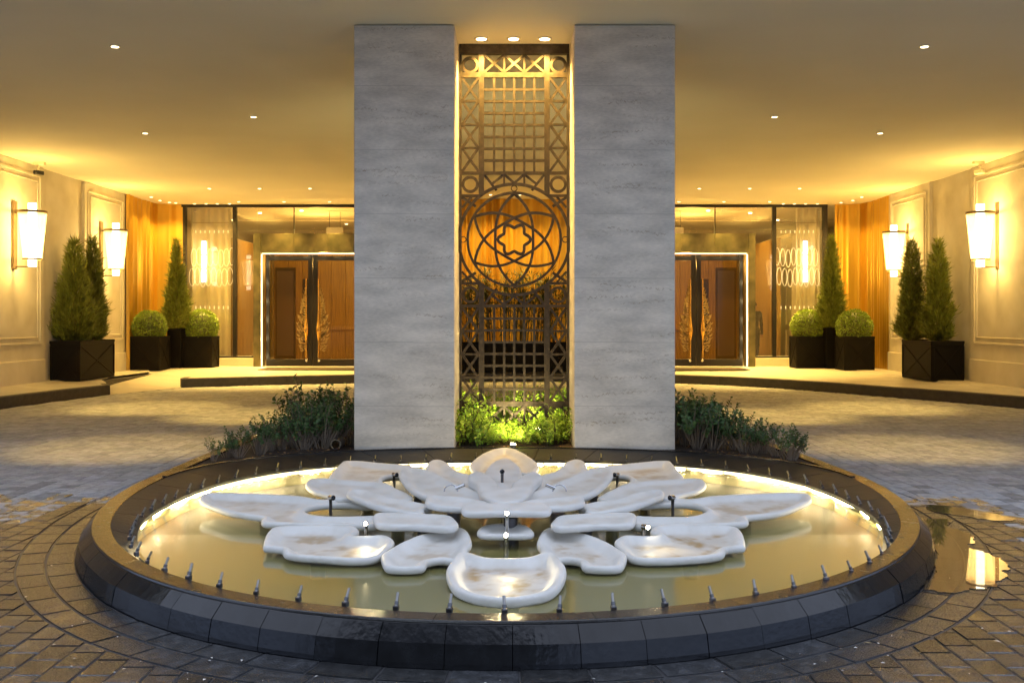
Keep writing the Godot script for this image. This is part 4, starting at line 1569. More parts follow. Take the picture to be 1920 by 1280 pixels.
# ---------------------------------------------------------------- marble flower
func petal(par: Node, poly: PackedVector2Array, a: float, k: float, thick: float, dish: float, stain: float, mirror := false, seed_ := 1) -> void:
	var cell := 0.0165
	var lo := Vector2(9, 9)
	var hi := Vector2(-9, -9)
	for q in poly:
		lo = lo.min(q)
		hi = hi.max(q)
	lo -= Vector2(0.05, 0.05)
	hi += Vector2(0.05, 0.05)
	var y_lo := a + minf(k * lo.y, k * hi.y) - thick * 0.5 - 0.05
	var y_hi := a + maxf(k * lo.y, k * hi.y) + thick * 0.5 + 0.04
	var nx := int((hi.x - lo.x) / cell) + 2
	var nz := int((hi.y - lo.y) / cell) + 2
	var vc := 0.0095
	var ny := int((y_hi - y_lo) / vc) + 2
	var f := PackedFloat32Array()
	f.resize(nx * ny * nz)
	var half := thick / 2.0
	var nn := FastNoiseLite.new()
	nn.seed = seed_
	nn.frequency = 1.1
	for x in nx:
		for z in nz:
			var p := lo + Vector2(x, z) * cell
			var d := sd_poly(p, poly)
			var y_mid := a + k * p.y + nn.get_noise_2d(p.x, p.y) * 0.006
			var dd := dish * smoothstep(0.02, 0.10, -d)
			var hh := maxf(half - dd * 0.5, 0.015)
			var yc := y_mid + half - dd - hh
			var r := minf(0.020, hh)
			for y in ny:
				var q1 := d + r
				var q2 := absf(y_lo + y * vc - yc) - (hh - r)
				f[(x * ny + y) * nz + z] = Vector2(maxf(q1, 0), maxf(q2, 0)).length() + minf(maxf(q1, q2), 0.0) - r
	var tint := func(v: Vector3, n: Vector3) -> Color:
		var p := Vector2(-v.x if mirror else v.x, -v.z)
		var d := -sd_poly(p, poly)
		var q := smoothstep(0.05, 0.15, d) * (0.25 + 0.75 * smoothstep(-0.2, 0.5, nn.get_noise_2d(p.x * 3.4 + 7.0, p.y * 3.4) + 0.35 * nn.get_noise_2d(p.x * 14.0, p.y * 14.0))) * stain if n.y > 0.4 else 0.0
		return Color(1, 1, 1).lerp(Color(0.55, 0.36, 0.15), clampf(q, 0, 1))
	# grid runs x, y, z with one cell size: build in scaled space, then stretch
	var mesh := nets(f, nx, ny, nz, Vector3.ZERO, 1.0)
	var ar := mesh.surface_get_arrays(0)
	var v: PackedVector3Array = ar[Mesh.ARRAY_VERTEX]
	var n: PackedVector3Array = ar[Mesh.ARRAY_NORMAL]
	var ind: PackedInt32Array = ar[Mesh.ARRAY_INDEX]
	var col := PackedColorArray()
	for q in v.size():
		v[q] = Vector3((lo.x + v[q].x * cell) * (-1 if mirror else 1), y_lo + v[q].y * vc, -(lo.y + v[q].z * cell))
		n[q] = Vector3.ZERO
	if not mirror:           # depth runs the other way, which mirrors once already
		for q in range(0, ind.size(), 3):
			var t := ind[q + 1]
			ind[q + 1] = ind[q + 2]
			ind[q + 2] = t
	for q in range(0, ind.size(), 3):
		var m2 := -(v[ind[q + 1]] - v[ind[q]]).cross(v[ind[q + 2]] - v[ind[q]])
		n[ind[q]] += m2
		n[ind[q + 1]] += m2
		n[ind[q + 2]] += m2
	for q in v.size():
		n[q] = n[q].normalized()
		col.append(tint.call(v[q], n[q]))
	ar[Mesh.ARRAY_VERTEX] = v
	ar[Mesh.ARRAY_NORMAL] = n
	ar[Mesh.ARRAY_INDEX] = ind
	ar[Mesh.ARRAY_COLOR] = col
	var am := ArrayMesh.new()
	am.add_surface_from_arrays(Mesh.PRIMITIVE_TRIANGLES, ar)
	var o := put(par, "petal", am, M.marble)
	# the post it stands on, under its middle
	var ce := Vector2.ZERO
	for tri3 in 1:
		var ix := Geometry2D.triangulate_polygon(poly)
		var best := 0.0
		for q in range(0, ix.size(), 3):
			var c := (poly[ix[q]] + poly[ix[q + 1]] + poly[ix[q + 2]]) / 3.0
			var d := -sd_poly(c, poly)
			if d > best:
				best = d
				ce = c
	var top := a + k * ce.y - half - 0.03
	if top > -0.12: put(o, "post", cyl(Vector3(ce.x * (-1 if mirror else 1), (top - 0.15) / 2.0, -ce.y), 0.045, top + 0.15), M.steel_dark)

func sculpture() -> void:
	var t := thing("flower_sculpture", "large open flower of white marble petals standing in the fountain pool", "sculpture", P(-0.045, 0, 7.0))
	var twin := [
		["-217,5 -219,16 -216,22 -201,23 -179,19 -158,14 -143,9 -132,2 -124,2 -116,5 -104,2 -91,-10 -94,-18 -106,-14 -117,-13 -126,-15 -133,-22 -135,-32 -130,-41 -122,-48 -111,-50 -96,-49 -85,-47 -81,-60 -81,-72 -92,-73 -113,-71 -135,-69 -152,-67 -157,-60 -158,-51 -170,-45 -185,-36 -201,-19 -212,-6", 0.20, 0.040, 0.6],
		["-149,40 -151,55 -149,63 -139,65 -123,59 -105,55 -90,46 -78,25 -69,9 -64,-7 -79,-10 -103,-2 -116,-4 -129,10 -140,21", 0.22, 0.025, 0.2],
		["-110,-12 -110,0 -105,2 -93,-4 -77,-25 -61,-37 -48,-49 -48,-56 -52,-59 -51,-65 -54,-70 -61,-69 -78,-56 -94,-39 -106,-22", 0.27, 0.02, 0.5],
		["-83,-76 -82,-68 -77,-66 -61,-68 -45,-70 -34,-75 -29,-89 -28,-97 -31,-103 -37,-104 -53,-100 -68,-99 -78,-95 -81,-85", 0.265, 0.015, 0.3],
		["-141,-118 -144,-103 -146,-82 -140,-74 -124,-72 -105,-72 -95,-75 -90,-84 -90,-92 -93,-94 -90,-98 -82,-98 -75,-96 -69,-101 -65,-111 -66,-127 -69,-142 -75,-148 -85,-149 -99,-147 -114,-143 -123,-138 -126,-133 -128,-127 -134,-124 -140,-122", 0.20, 0.045, 1.0],
		["-68,-149 -69,-141 -66,-130 -61,-116 -53,-101 -44,-90 -34,-81 -28,-79 -23,-88 -20,-105 -19,-118 -21,-130 -21,-144 -24,-154 -34,-150 -41,-153 -42,-160 -44,-165 -55,-167 -63,-165 -66,-158", 0.205, 0.04, 0.7],
		["-139,77 -140,100 -140,140 -138,150 -126,150 -111,142 -96,135 -81,127 -70,114 -62,97 -66,80 -83,88 -92,87 -96,77 -94,61 -88,49 -90,42 -98,49 -113,61 -133,69", 0.20, 0.045, 0.6],
		["-82,62 -82,75 -77,81 -67,78 -55,62 -40,31 -28,10 -9,-22 -3,-37 -20,-42 -43,-30 -52,-25 -61,-12 -70,10 -79,43", 0.27, 0.03, 0.3],
		["-52,-50 -52,-40 -49,-37 -36,-42 -19,-50 -3,-69 2,-78 -10,-80 -25,-76 -42,-71 -51,-61", 0.315, 0.02, 0.3],
		["-64,94 -65,118 -62,132 -55,133 -47,115 -40,87 -34,75 -25,64 -18,36 -18,16 -23,7 -31,10 -48,42 -58,67", 0.24, 0.03, 0.5]]
	for k in twin.size():
		var p := outline(twin[k][0])
		for m in [false, true]:
			petal(t, p, twin[k][1], 0.04, 0.047, twin[k][2], twin[k][3] * (1.0 if m else 0.75), m, 10 + k * 2 + int(m))
	var one := [
		["-30,-179 -30,-169 -28,-157 -26,-144 -20,-142 -12,-151 -6,-154 1,-154 8,-154 15,-151 22,-142 28,-144 31,-157 33,-169 33,-179 31,-193 27,-207 21,-217 13,-222 6,-225 -2,-225 -10,-222 -17,-217 -24,-207 -28,-193", 0.218, 0.04, 0.9],
		["-31,129 -29,149 -23,179 -13,205 -4,215 4,212 13,192 22,158 27,129 25,109 20,96 10,94 -3,94 -17,94 -24,99 -28,109", 0.20, 0.05, 0.5],
		["-16,53 -13,84 -7,104 -1,109 4,103 9,84 12,53 11,25 6,-5 -1,-13 -8,-5 -14,25", 0.27, 0.0, 0.0],
		["-27,15 -27,28 -23,34 -16,30 -10,17 -6,-5 -4,-21 0,-24 3,-21 5,-5 10,17 16,30 22,35 26,26 26,15 20,-9 17,-37 12,-56 4,-67 -4,-67 -12,-54 -17,-37 -20,-9 -26,6", 0.315, 0.0, 0.0],
		["-27,-86 -26,-76 -21,-70 -12,-69 1,-69 13,-69 23,-70 28,-76 29,-86 27,-93 20,-95 1,-93 -17,-95 -24,-93", 0.335, 0.0, 0.0],
		["-17,-97 -15,-84 -8,-77 0,-75 9,-77 15,-84 18,-97 16,-104 7,-106 1,-106 -6,-106 -14,-104", 0.225, 0.02, 0.2]]
	for k in one.size():
		petal(t, outline(one[k][0]), one[k][1], 0.04, [0.056, 0.05, 0.09, 0.07, 0.045, 0.04][k], one[k][2], one[k][3], false, 50 + k)

# chrome lamp spouts standing among the petals: [x, depth, top height, head turn, lit, label]
func lamps() -> void:
	for q in [
		[-1.225, 6.72, 0.285, 0.6, false, "dark bent spout rising inside the ring of the far left petal"],
		[1.085, 6.72, 0.285, -0.6, false, "bent chrome spout rising inside the ring of the far right petal"],
		[0.80, 6.05, 0.228, 0.5, true, "bent chrome spout behind the notched petal at the front right"],
		[-0.895, 6.1, 0.24, 0.1, true, "lit spout lamp behind the notched petal at the front left"],
		[-0.93, 7.85, 0.262, 0.6, false, "thin dark spout beside the rear left petals"],
		[0.83, 7.85, 0.262, -0.6, false, "thin dark spout beside the rear right petals"],
		[-0.07, 7.12, 0.40, 0.0, false, "short spout in the notch of the middle cup petal"],
		[-0.03, 5.99, 0.325, 0.0, true, "spout lamp shining at the camera just before the centre bar petal"],
		[-0.035, 5.78, 0.24, 0.0, true, "bright spout lamp shining at the camera in front of the small centre pad"]]:
		var t := thing("fountain_spout", q[5], "lamp" if q[4] else "spout", P(q[0], 0, q[1]))
		var b := MB.new()
		var h: float = q[2]
		b.tube([Vector3(0, -0.15, 0), Vector3(0, h - 0.05, 0), Vector3(0.0, h - 0.02, 0.004), Vector3(0, h - 0.004, 0.018)], [0.011, 0.011, 0.011, 0.011], 10)
		put(t, "pipe", b.mesh(), M.chrome if q[4] else M.steel_dark)
		b = MB.new()
		b.tube([Vector3(0, 0, -0.012), Vector3(0, 0, -0.011), Vector3(0, 0, 0.045), Vector3(0, 0, 0.0455), Vector3(0, 0, 0.038)], [0.001, 0.016, 0.018, 0.015, 0.014], 14)
		var bas := Basis(Vector3.UP, q[3]) * Basis(Vector3.RIGHT, -0.1)
		put(t, "head", b.mesh(), M.chrome, Transform3D(bas, Vector3(0, h, 0.01)))
		if q[4]:
			var l := MB.new()
			l.lathe([Vector2(0, 0.003), Vector2(0.012, 0.0), Vector2(0.012, -0.004), Vector2(0, -0.004)], Vector3.ZERO, 14)
			var tf := Transform3D(bas * Basis(Vector3.RIGHT, PI / 2), Vector3(0, h, 0.01) + bas * Vector3(0, 0, 0.044))
			put(t, "lens_light", l.mesh(), M.lens, tf)
			spot(P(q[0], 0, q[1]) + Vector3(0, h, 0.01) + bas * Vector3(0, 0, 0.05), P(q[0], -0.2, q[1]) + Vector3(sin(q[3]) * 2.0, h, cos(q[3]) * 2.0), 0.07, 40.0, LEDC, 0.01)
	for s in [-1, 1]:
		var t := thing("hooked_spout", "small curved chrome hook on the low leaf petal %s of the centre" % ("left" if s < 0 else "right"), "spout", P(-0.045 + s * 0.36, 0.345, 6.6))
		var b := MB.new()
		var pts := []
		var rr := []
		for k in 9:
			var a := PI * k / 8.0
			pts.append(Vector3(cos(a) * 0.045 * s, sin(a) * 0.045, 0.0))
			rr.append(0.005)
		b.tube(pts, rr, 8)
		put(t, "hook", b.mesh(), M.chrome)
		b = MB.new()
		b.tube([Vector3(-0.03 * s, 0.02, 0), Vector3(-0.09 * s, 0.045, 0)], [0.012, 0.012], 10)
		put(t, "head", b.mesh(), M.chrome)

# ---------------------------------------------------------------- wall lamps and downlights
func wall_lamp(x: float, d: float, s: int, label: String) -> void:
	var t := thing("wall_lamp", label, "lamp", P(x, 3.04, d))
	var back := Vector3(s * 0.33, 0, 0)
	put(t, "back_plate", box_mesh(back + Vector3(0, 0, 0), Vector3(0.05, 1.27, 0.13), 0.008), M.lamp_metal)
	for y in [0.42, -0.585]:
		put(t, "arm", box_mesh(Vector3(s * 0.18, y, 0), Vector3(0.30, 0.025, 0.03), 0.004), M.lamp_metal)
	var b := MB.new()
	b.lathe([Vector2(0.165, -0.44), Vector2(0.25, 0.42)], Vector3.ZERO, 36)
	put(t, "lamp_shade", b.mesh(), M.shade)
	for q in [[0.25, 0.43, 0.045], [0.165, -0.445, 0.03]]:
		b = MB.new()
		var r: float = q[0]
		var h: float = q[2]
		b.lathe([Vector2(r - 0.008, q[1] - h / 2), Vector2(r + 0.008, q[1] - h / 2), Vector2(r + 0.008, q[1] - h / 2), Vector2(r + 0.008, q[1] + h / 2), Vector2(r + 0.008, q[1] + h / 2), Vector2(r - 0.008, q[1] + h / 2), Vector2(r - 0.008, q[1] + h / 2), Vector2(r - 0.008, q[1] - h / 2)], Vector3.ZERO, 36)
		put(t, "shade_ring", b.mesh(), M.lamp_metal)
	for k in 3:
		var y := -0.39 + k * 0.395
		put(t, "lamp_tube", cyl(Vector3(0, y, 0), 0.075, 0.385, 22), M.tube)
		omni(P(x, 3.04 + y, d), 1.15, WARM, 0.06)

func small_lights() -> void:
	var dl := [[-4.35, 10.9, "upper left corner of the picture"], [4.52, 10.9, "upper right corner of the picture"], [-5.9, 16.0, "left lane, between the near lamp and the pillar"], [5.92, 16.0, "right lane, between the near lamp and the pillar"], [-3.82, 14.7, "left of the left pillar, halfway up"], [3.88, 14.7, "right of the right pillar, halfway up"]]
	for q in dl:
		downlight(P(q[0], CEIL, q[1]), P(q[0] * 1.02, 0, q[1] + 0.6), 10.0 if q[1] > 12.0 else 7.0, 21.0, "round downlight in the porch ceiling, " + q[2], "", 0.04)
	for q in [-6.94, -5.79, -4.63, 4.29, 5.45, 6.59]:
		downlight(P(q, CEIL, 22.8), P(q, 0, 22.9), 11.0, 36.0, "small downlight in the row of three over the walkway, %s doors" % ("left" if q < 0 else "right"), "downlights over the walkway %s" % ("left" if q < 0 else "right"))
	for q in [-6.98, -5.82, -4.66, 4.26, 5.41, 6.58]:
		downlight(P(q, CEIL, 25.4), P(q, 0, 25.2), 9.0, 38.0, "tiny downlight close to the glass header above the %s doors" % ("left" if q < 0 else "right"), "downlights along the header %s" % ("left" if q < 0 else "right"))
	for q in [-8.25, -7.95, -7.66, -7.34, 7.05, 7.34, 7.63, 7.94]:
		downlight(P(q, CEIL, 25.85), P(q, 0, 25.95), 6.5, 28.0, "bright downlight in the close row of four above the %s glass" % ("left" if q < 0 else "right"), "row of four above the glass %s" % ("left" if q < 0 else "right"))
	for q in [[-8.85, 24.4], [-8.88, 25.1], [-8.78, 25.5], [-8.66, 25.62], [8.58, 24.4], [8.6, 25.1], [8.45, 25.55]]:
		downlight(P(q[0], CEIL, q[1]), P(q[0] * 1.03, 0, q[1] + 0.15), 3.0, 48.0, "bright downlight washing the gold curtain in the %s corner" % ("left" if q[0] < 0 else "right"), "downlights above the gold curtain %s" % ("left" if q[0] < 0 else "right"))
	for q in [-1.4, -0.52, 0.2, 1.0]:
		downlight(P(q, CEIL, 23.95), P(q, 0.6, 24.85), 3.6, 50.0, "downlight above the gold curtain behind the grille", "downlights above the bamboo")

# ---------------------------------------------------------------- planters and topiary
func leaf_pair(b: MB, at: Vector3, dir: Vector3, up: Vector3, l: float, w: float, c: Color) -> void:
	var side := dir.cross(up).normalized() * w
	var tip := at + dir * l
	var mid := at + dir * l * 0.5
	var fold := up.normalized() * w * 0.35
	b.col = c
	b.t3(at, mid + side + fold, mid, up)
	b.t3(mid + side + fold, tip, mid, up)
	b.t3(at, mid, mid - side + fold, up)
	b.t3(mid, tip, mid - side + fold, up)

func rand_dir(r: RandomNumberGenerator) -> Vector3:
	var z := r.randf_range(-1, 1)
	var a := r.randf() * TAU
	return Vector3(sqrt(1 - z * z) * cos(a), z, sqrt(1 - z * z) * sin(a))

func box_ball(label: String, at: Vector3, rad: float, seed_: int) -> Node3D:
	var t := thing("boxwood_ball", label, "topiary", at)
	var r := RandomNumberGenerator.new()
	r.seed = seed_
	var b := MB.new()
	b.use_c = true
	var n := FastNoiseLite.new()
	n.seed = seed_
	n.frequency = 3.0
	for k in 4200:
		var d := rand_dir(r)
		if d.y < -0.75: continue
		var bump := n.get_noise_3d(d.x, d.y, d.z) * 0.045
		var p := d * rad * (1.0 + bump) * r.randf_range(0.86, 1.02)
		var o := (d + rand_dir(r) * 0.8).normalized()
		var v := r.randf_range(0.45, 1.35)
		leaf_pair(b, p, o, rand_dir(r), 0.042, 0.016, Color(v, v * r.randf_range(0.9, 1.05), v * 0.8))
	for k in 90:
		var d := rand_dir(r)
		if d.y < 0.1: continue
		leaf_pair(b, d * rad, (d + rand_dir(r) * 0.4).normalized(), rand_dir(r), 0.05, 0.012, Color(1.3, 1.4, 0.9))
	put(t, "foliage", b.mesh(), M.leaf_box)
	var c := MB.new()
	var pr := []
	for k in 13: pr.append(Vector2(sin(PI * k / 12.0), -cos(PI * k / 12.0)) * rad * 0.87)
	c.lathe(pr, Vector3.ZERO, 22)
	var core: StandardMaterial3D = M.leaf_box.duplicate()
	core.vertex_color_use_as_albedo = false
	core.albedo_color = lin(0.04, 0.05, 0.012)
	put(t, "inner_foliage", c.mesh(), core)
	put(t, "stem", cyl(Vector3(0, -rad * 0.95, 0), 0.03, rad * 0.4, 8), M.bark)
	return t

func conifer(label: String, at: Vector3, h: float, rad: float, seed_: int, slim := 0.8) -> Node3D:
	var t := thing("conifer_tree", label, "tree", at)
	var r := RandomNumberGenerator.new()
	r.seed = seed_
	var n := FastNoiseLite.new()
	n.seed = seed_
	n.frequency = 0.9
	var b := MB.new()
	b.use_c = true
	var br := MB.new()
	var count := int(1500 + 2600 * rad * h / 0.5)
	for k in count:
		var y := 1.0 - sqrt(r.randf())
		if r.randf() < 0.12: y = r.randf()
		var ang := r.randf() * TAU
		var prof := pow(1.0 - y, slim) * smoothstep(-0.12, 0.12, y) * (1.0 + 0.75 * n.get_noise_3d(cos(ang) * 1.2, y * 4.5, sin(ang) * 1.2))
		var rho := rad * prof * sqrt(r.randf_range(0.12, 1.0)) * (1.22 if r.randf() < 0.12 else 1.0)
		var out := Vector3(cos(ang), 0, sin(ang))
		var p := out * rho + Vector3(0, y * h, 0)
		var dir := (out * 0.75 + Vector3.UP * r.randf_range(0.5, 1.3) + rand_dir(r) * 0.45).normalized()
		var v := r.randf_range(0.35, 1.5)
		var c := Color(v * r.randf_range(0.85, 1.2), v, v * r.randf_range(0.6, 1.0))
		var l := r.randf_range(0.06, 0.14)
		var s1 := dir.cross(rand_dir(r)).normalized()
		for j in 4:
			var d2: Vector3 = (dir + s1 * [-0.55, 0.55, 0.0, -0.15][j] + rand_dir(r) * 0.15).normalized()
			var st := p + dir * l * 0.22 * j
			var w: Vector3 = d2.cross(rand_dir(r)).normalized() * 0.007
			b.col = c
			b.t3(st - w, st + w, st + d2 * l, rand_dir(r))
	put(t, "crown", b.mesh(), M.leaf_conifer)
	br.tube([Vector3(0, -0.1, 0), Vector3(0.01, h * 0.5, 0), Vector3(0, h * 0.93, 0)], [0.035, 0.02, 0.004], 7)
	for k in 26:
		var y := r.randf_range(0.05, 0.85)
		var ang := r.randf() * TAU
		var e := Vector3(cos(ang), 0.6, sin(ang)) * rad * pow(1 - y, slim) * 0.75
		br.tube([Vector3(0, y * h, 0), Vector3(0, y * h, 0) + e], [0.008, 0.002], 4)
	put(t, "trunk", br.mesh(), M.bark)
	return t

# a planter: base rectangle given by near corner, extents along x and away, tapered when flare > 0
func planter(label: String, x0: float, x1: float, d0: float, d1: float, h: float, flare := 0.0) -> Node3D:
	var cx := (x0 + x1) / 2.0
	var cd := (d0 + d1) / 2.0
	var t := thing("planter_box", label, "planter", P(cx, FLOOR - 0.02, cd))
	var w := absf(x1 - x0) / 2.0
	var l := absf(d1 - d0) / 2.0
	var b := MB.new()
	var bw := w * (1.0 - flare)
	var bl := l * (1.0 - flare)
	var b4 := [Vector3(-bw, 0.0, -bl), Vector3(bw, 0.0, -bl), Vector3(bw, 0.0, bl), Vector3(-bw, 0.0, bl)]
	var t4 := [Vector3(-w, h - 0.03, -l), Vector3(w, h - 0.03, -l), Vector3(w, h - 0.03, l), Vector3(-w, h - 0.03, l)]
	b.hexa(b4 + t4)
	put(t, "body", b.mesh(), M.planter)
	for e in [[0, -1], [0, 1], [-1, 0], [1, 0]]:
		var rim := MB.new()
		if e[0] == 0: rim.box(Vector3(0, h - 0.014, e[1] * (l - 0.015)), Vector3(w * 2 + 0.03, 0.05, 0.06), Basis(), 0.004)
		else: rim.box(Vector3(e[0] * (w - 0.015), h - 0.016, 0), Vector3(0.06, 0.046, l * 2 - 0.095), Basis(), 0.004)
		put(t, "rim", rim.mesh(), M.planter)
	if flare == 0.0:
		for f in 4:
			var n := [Vector3(0, 0, 1), Vector3(1, 0, 0), Vector3(0, 0, -1), Vector3(-1, 0, 0)][f] as Vector3
			var along := Vector3(n.z, 0, -n.x)
			var hw := w if f % 2 == 0 else l
			var off := (l if f % 2 == 0 else w)
			var c := n * (off + 0.006)
			var bx := MB.new()
			for y in [0.03, h - 0.06]: bx.box(c + Vector3(0, y, 0), (along * (hw * 2 - 0.02)).abs() + Vector3(0, 0.05, 0) + n.abs() * 0.02, Basis(), 0.004)
			for e in [-1, 1]: bx.box(c + along * e * (hw - 0.025) + Vector3(0, h / 2 - 0.015, 0), along.abs() * 0.05 + Vector3(0, h - 0.145, 0) + n.abs() * 0.021, Basis(), 0.004)
			put(t, "side_frame", bx.mesh(), M.planter)
			for e in [-1, 1]:
				var d := MB.new()
				d.bar(c + along * e * (hw - 0.05) + Vector3(0, 0.055, 0) - n * 0.001, c - along * e * (hw - 0.05) + Vector3(0, h - 0.085, 0) - n * 0.001, 0.032, 0.016 + 0.003 * e, n)
				put(t, "cross_brace", d.mesh(), M.planter)
	put(t, "soil", box_mesh(Vector3(0, h - 0.02, 0), Vector3(w * 2 - 0.1, 0.02, l * 2 - 0.1)), M.soil)
	return t

func planters() -> void:
	wall_lamp(-8.92, 18.5, -1, "big glowing wall lamp with flared shade, nearest on the left wall")
	wall_lamp(-8.92, 22.4, -1, "glowing wall lamp with flared shade on the left wall, beside the gold curtain")
	wall_lamp(8.79, 18.67, 1, "big glowing wall lamp with flared shade, nearest on the right wall")
	wall_lamp(8.79, 22.9, 1, "glowing wall lamp with flared shade on the right wall, beside the gold curtain")
	small_lights()
	planter("long black planter with two conifers against the left wall", -9.28, -8.70, 20.0, 21.75, 0.80)
	planter("long black planter with two conifers against the right wall", 8.42, 9.06, 19.95, 21.45, 0.80)
	planter("square black planter with a boxwood ball before the left gold curtain", -9.22, -8.50, 23.95, 24.7, 0.82)
	planter("square black planter with a boxwood ball before the left glass front", -8.30, -7.58, 25.08, 25.72, 0.80)
	planter("square black planter with a boxwood ball before the right glass front", 7.19, 7.92, 25.1, 25.75, 0.80)
	planter("square black planter with a boxwood ball before the right gold curtain", 8.03, 8.74, 24.0, 24.7, 0.82)
	planter("tall tapering dark planter between the two left boxwood balls", -8.62, -8.27, 24.85, 25.2, 1.0, 0.14)
	planter("tall tapering dark planter between the two right boxwood balls", 7.87, 8.2, 24.86, 25.2, 1.02, 0.14)
	var y := FLOOR + 0.78
	box_ball("clipped boxwood ball before the left gold curtain, farther from the doors", P(-8.86, y + 0.25, 24.32), 0.40, 3)
	box_ball("clipped boxwood ball before the left glass front, nearer the doors", P(-7.93, y + 0.27, 25.4), 0.42, 4)
	box_ball("clipped boxwood ball before the right glass front, nearer the doors", P(7.56, y + 0.27, 25.42), 0.42, 5)
	box_ball("clipped boxwood ball before the right gold curtain, farther from the doors", P(8.38, y + 0.25, 24.35), 0.42, 6)
	conifer("bushiest conifer, in front in the long planter by the left wall", P(-9.0, y, 20.45), 2.05, 0.40, 21, 0.72)
	conifer("slimmer conifer, behind in the long planter by the left wall", P(-8.98, y, 21.3), 2.20, 0.27, 22, 0.7)
	conifer("slim conifer in the long planter by the right wall, nearer the camera", P(8.72, y, 20.35), 2.05, 0.27, 23, 0.6)
	conifer("slim conifer in the long planter by the right wall, nearer the curtain", P(8.38 + 0.1, y, 21.1), 2.08, 0.27, 24, 0.6)
	conifer("tall cone shaped conifer in the tapering planter, left corner", P(-8.44, FLOOR + 0.98, 25.02), 2.2, 0.31, 25, 0.85)
	conifer("tall cone shaped conifer in the tapering planter, right corner", P(8.04, FLOOR + 1.0, 25.03), 2.3, 0.31, 26, 0.85)

func shrub_mesh(r: RandomNumberGenerator, h: float, spread: float, tips: int, ll: float, lw: float, fern: bool) -> Array:
	var st := MB.new()
	var lf := MB.new()
	lf.use_c = true
	for k in tips:
		var a := r.randf() * TAU
		var rr := spread * sqrt(r.randf())
		var e := Vector3(cos(a) * rr, h * r.randf_range(0.45, 1.0) * (1.0 - 0.25 * rr / spread), sin(a) * rr)
		var base := Vector3(cos(a) * rr * 0.22, 0, sin(a) * rr * 0.22)
		var mid := base.lerp(e, 0.55) + Vector3(r.randf_range(-0.03, 0.03), 0.02, r.randf_range(-0.03, 0.03))
		if k % 2 == 0 or not fern: st.tube([base, mid, e], [0.006, 0.004, 0.0015], 5)
		var tipd := (e - mid).normalized()
		var n := 26 if fern else 13
		for j in n:
			var t := float(j) / n
			var p := mid.lerp(e, 0.15 + 0.85 * t) if not fern else base.lerp(e, 0.25 + 0.75 * t) + rand_dir(r) * 0.02
			var out := rand_dir(r)
			out = (out - tipd * out.dot(tipd)).normalized()
			var d := (out + tipd * (0.1 + t * 0.7) * r.randf_range(0.2, 1.3) + Vector3.UP * 0.1 + rand_dir(r) * 0.35).normalized()
			var v := r.randf_range(0.45, 1.5)
			leaf_pair(lf, p, d, (tipd + rand_dir(r) * 0.4).normalized(), ll * r.randf_range(0.7, 1.15), lw * r.randf_range(0.8, 1.1), Color(v * r.randf_range(0.8, 1.25), v, v * r.randf_range(0.7, 1.2)))
	return [st.mesh(), lf.mesh()]

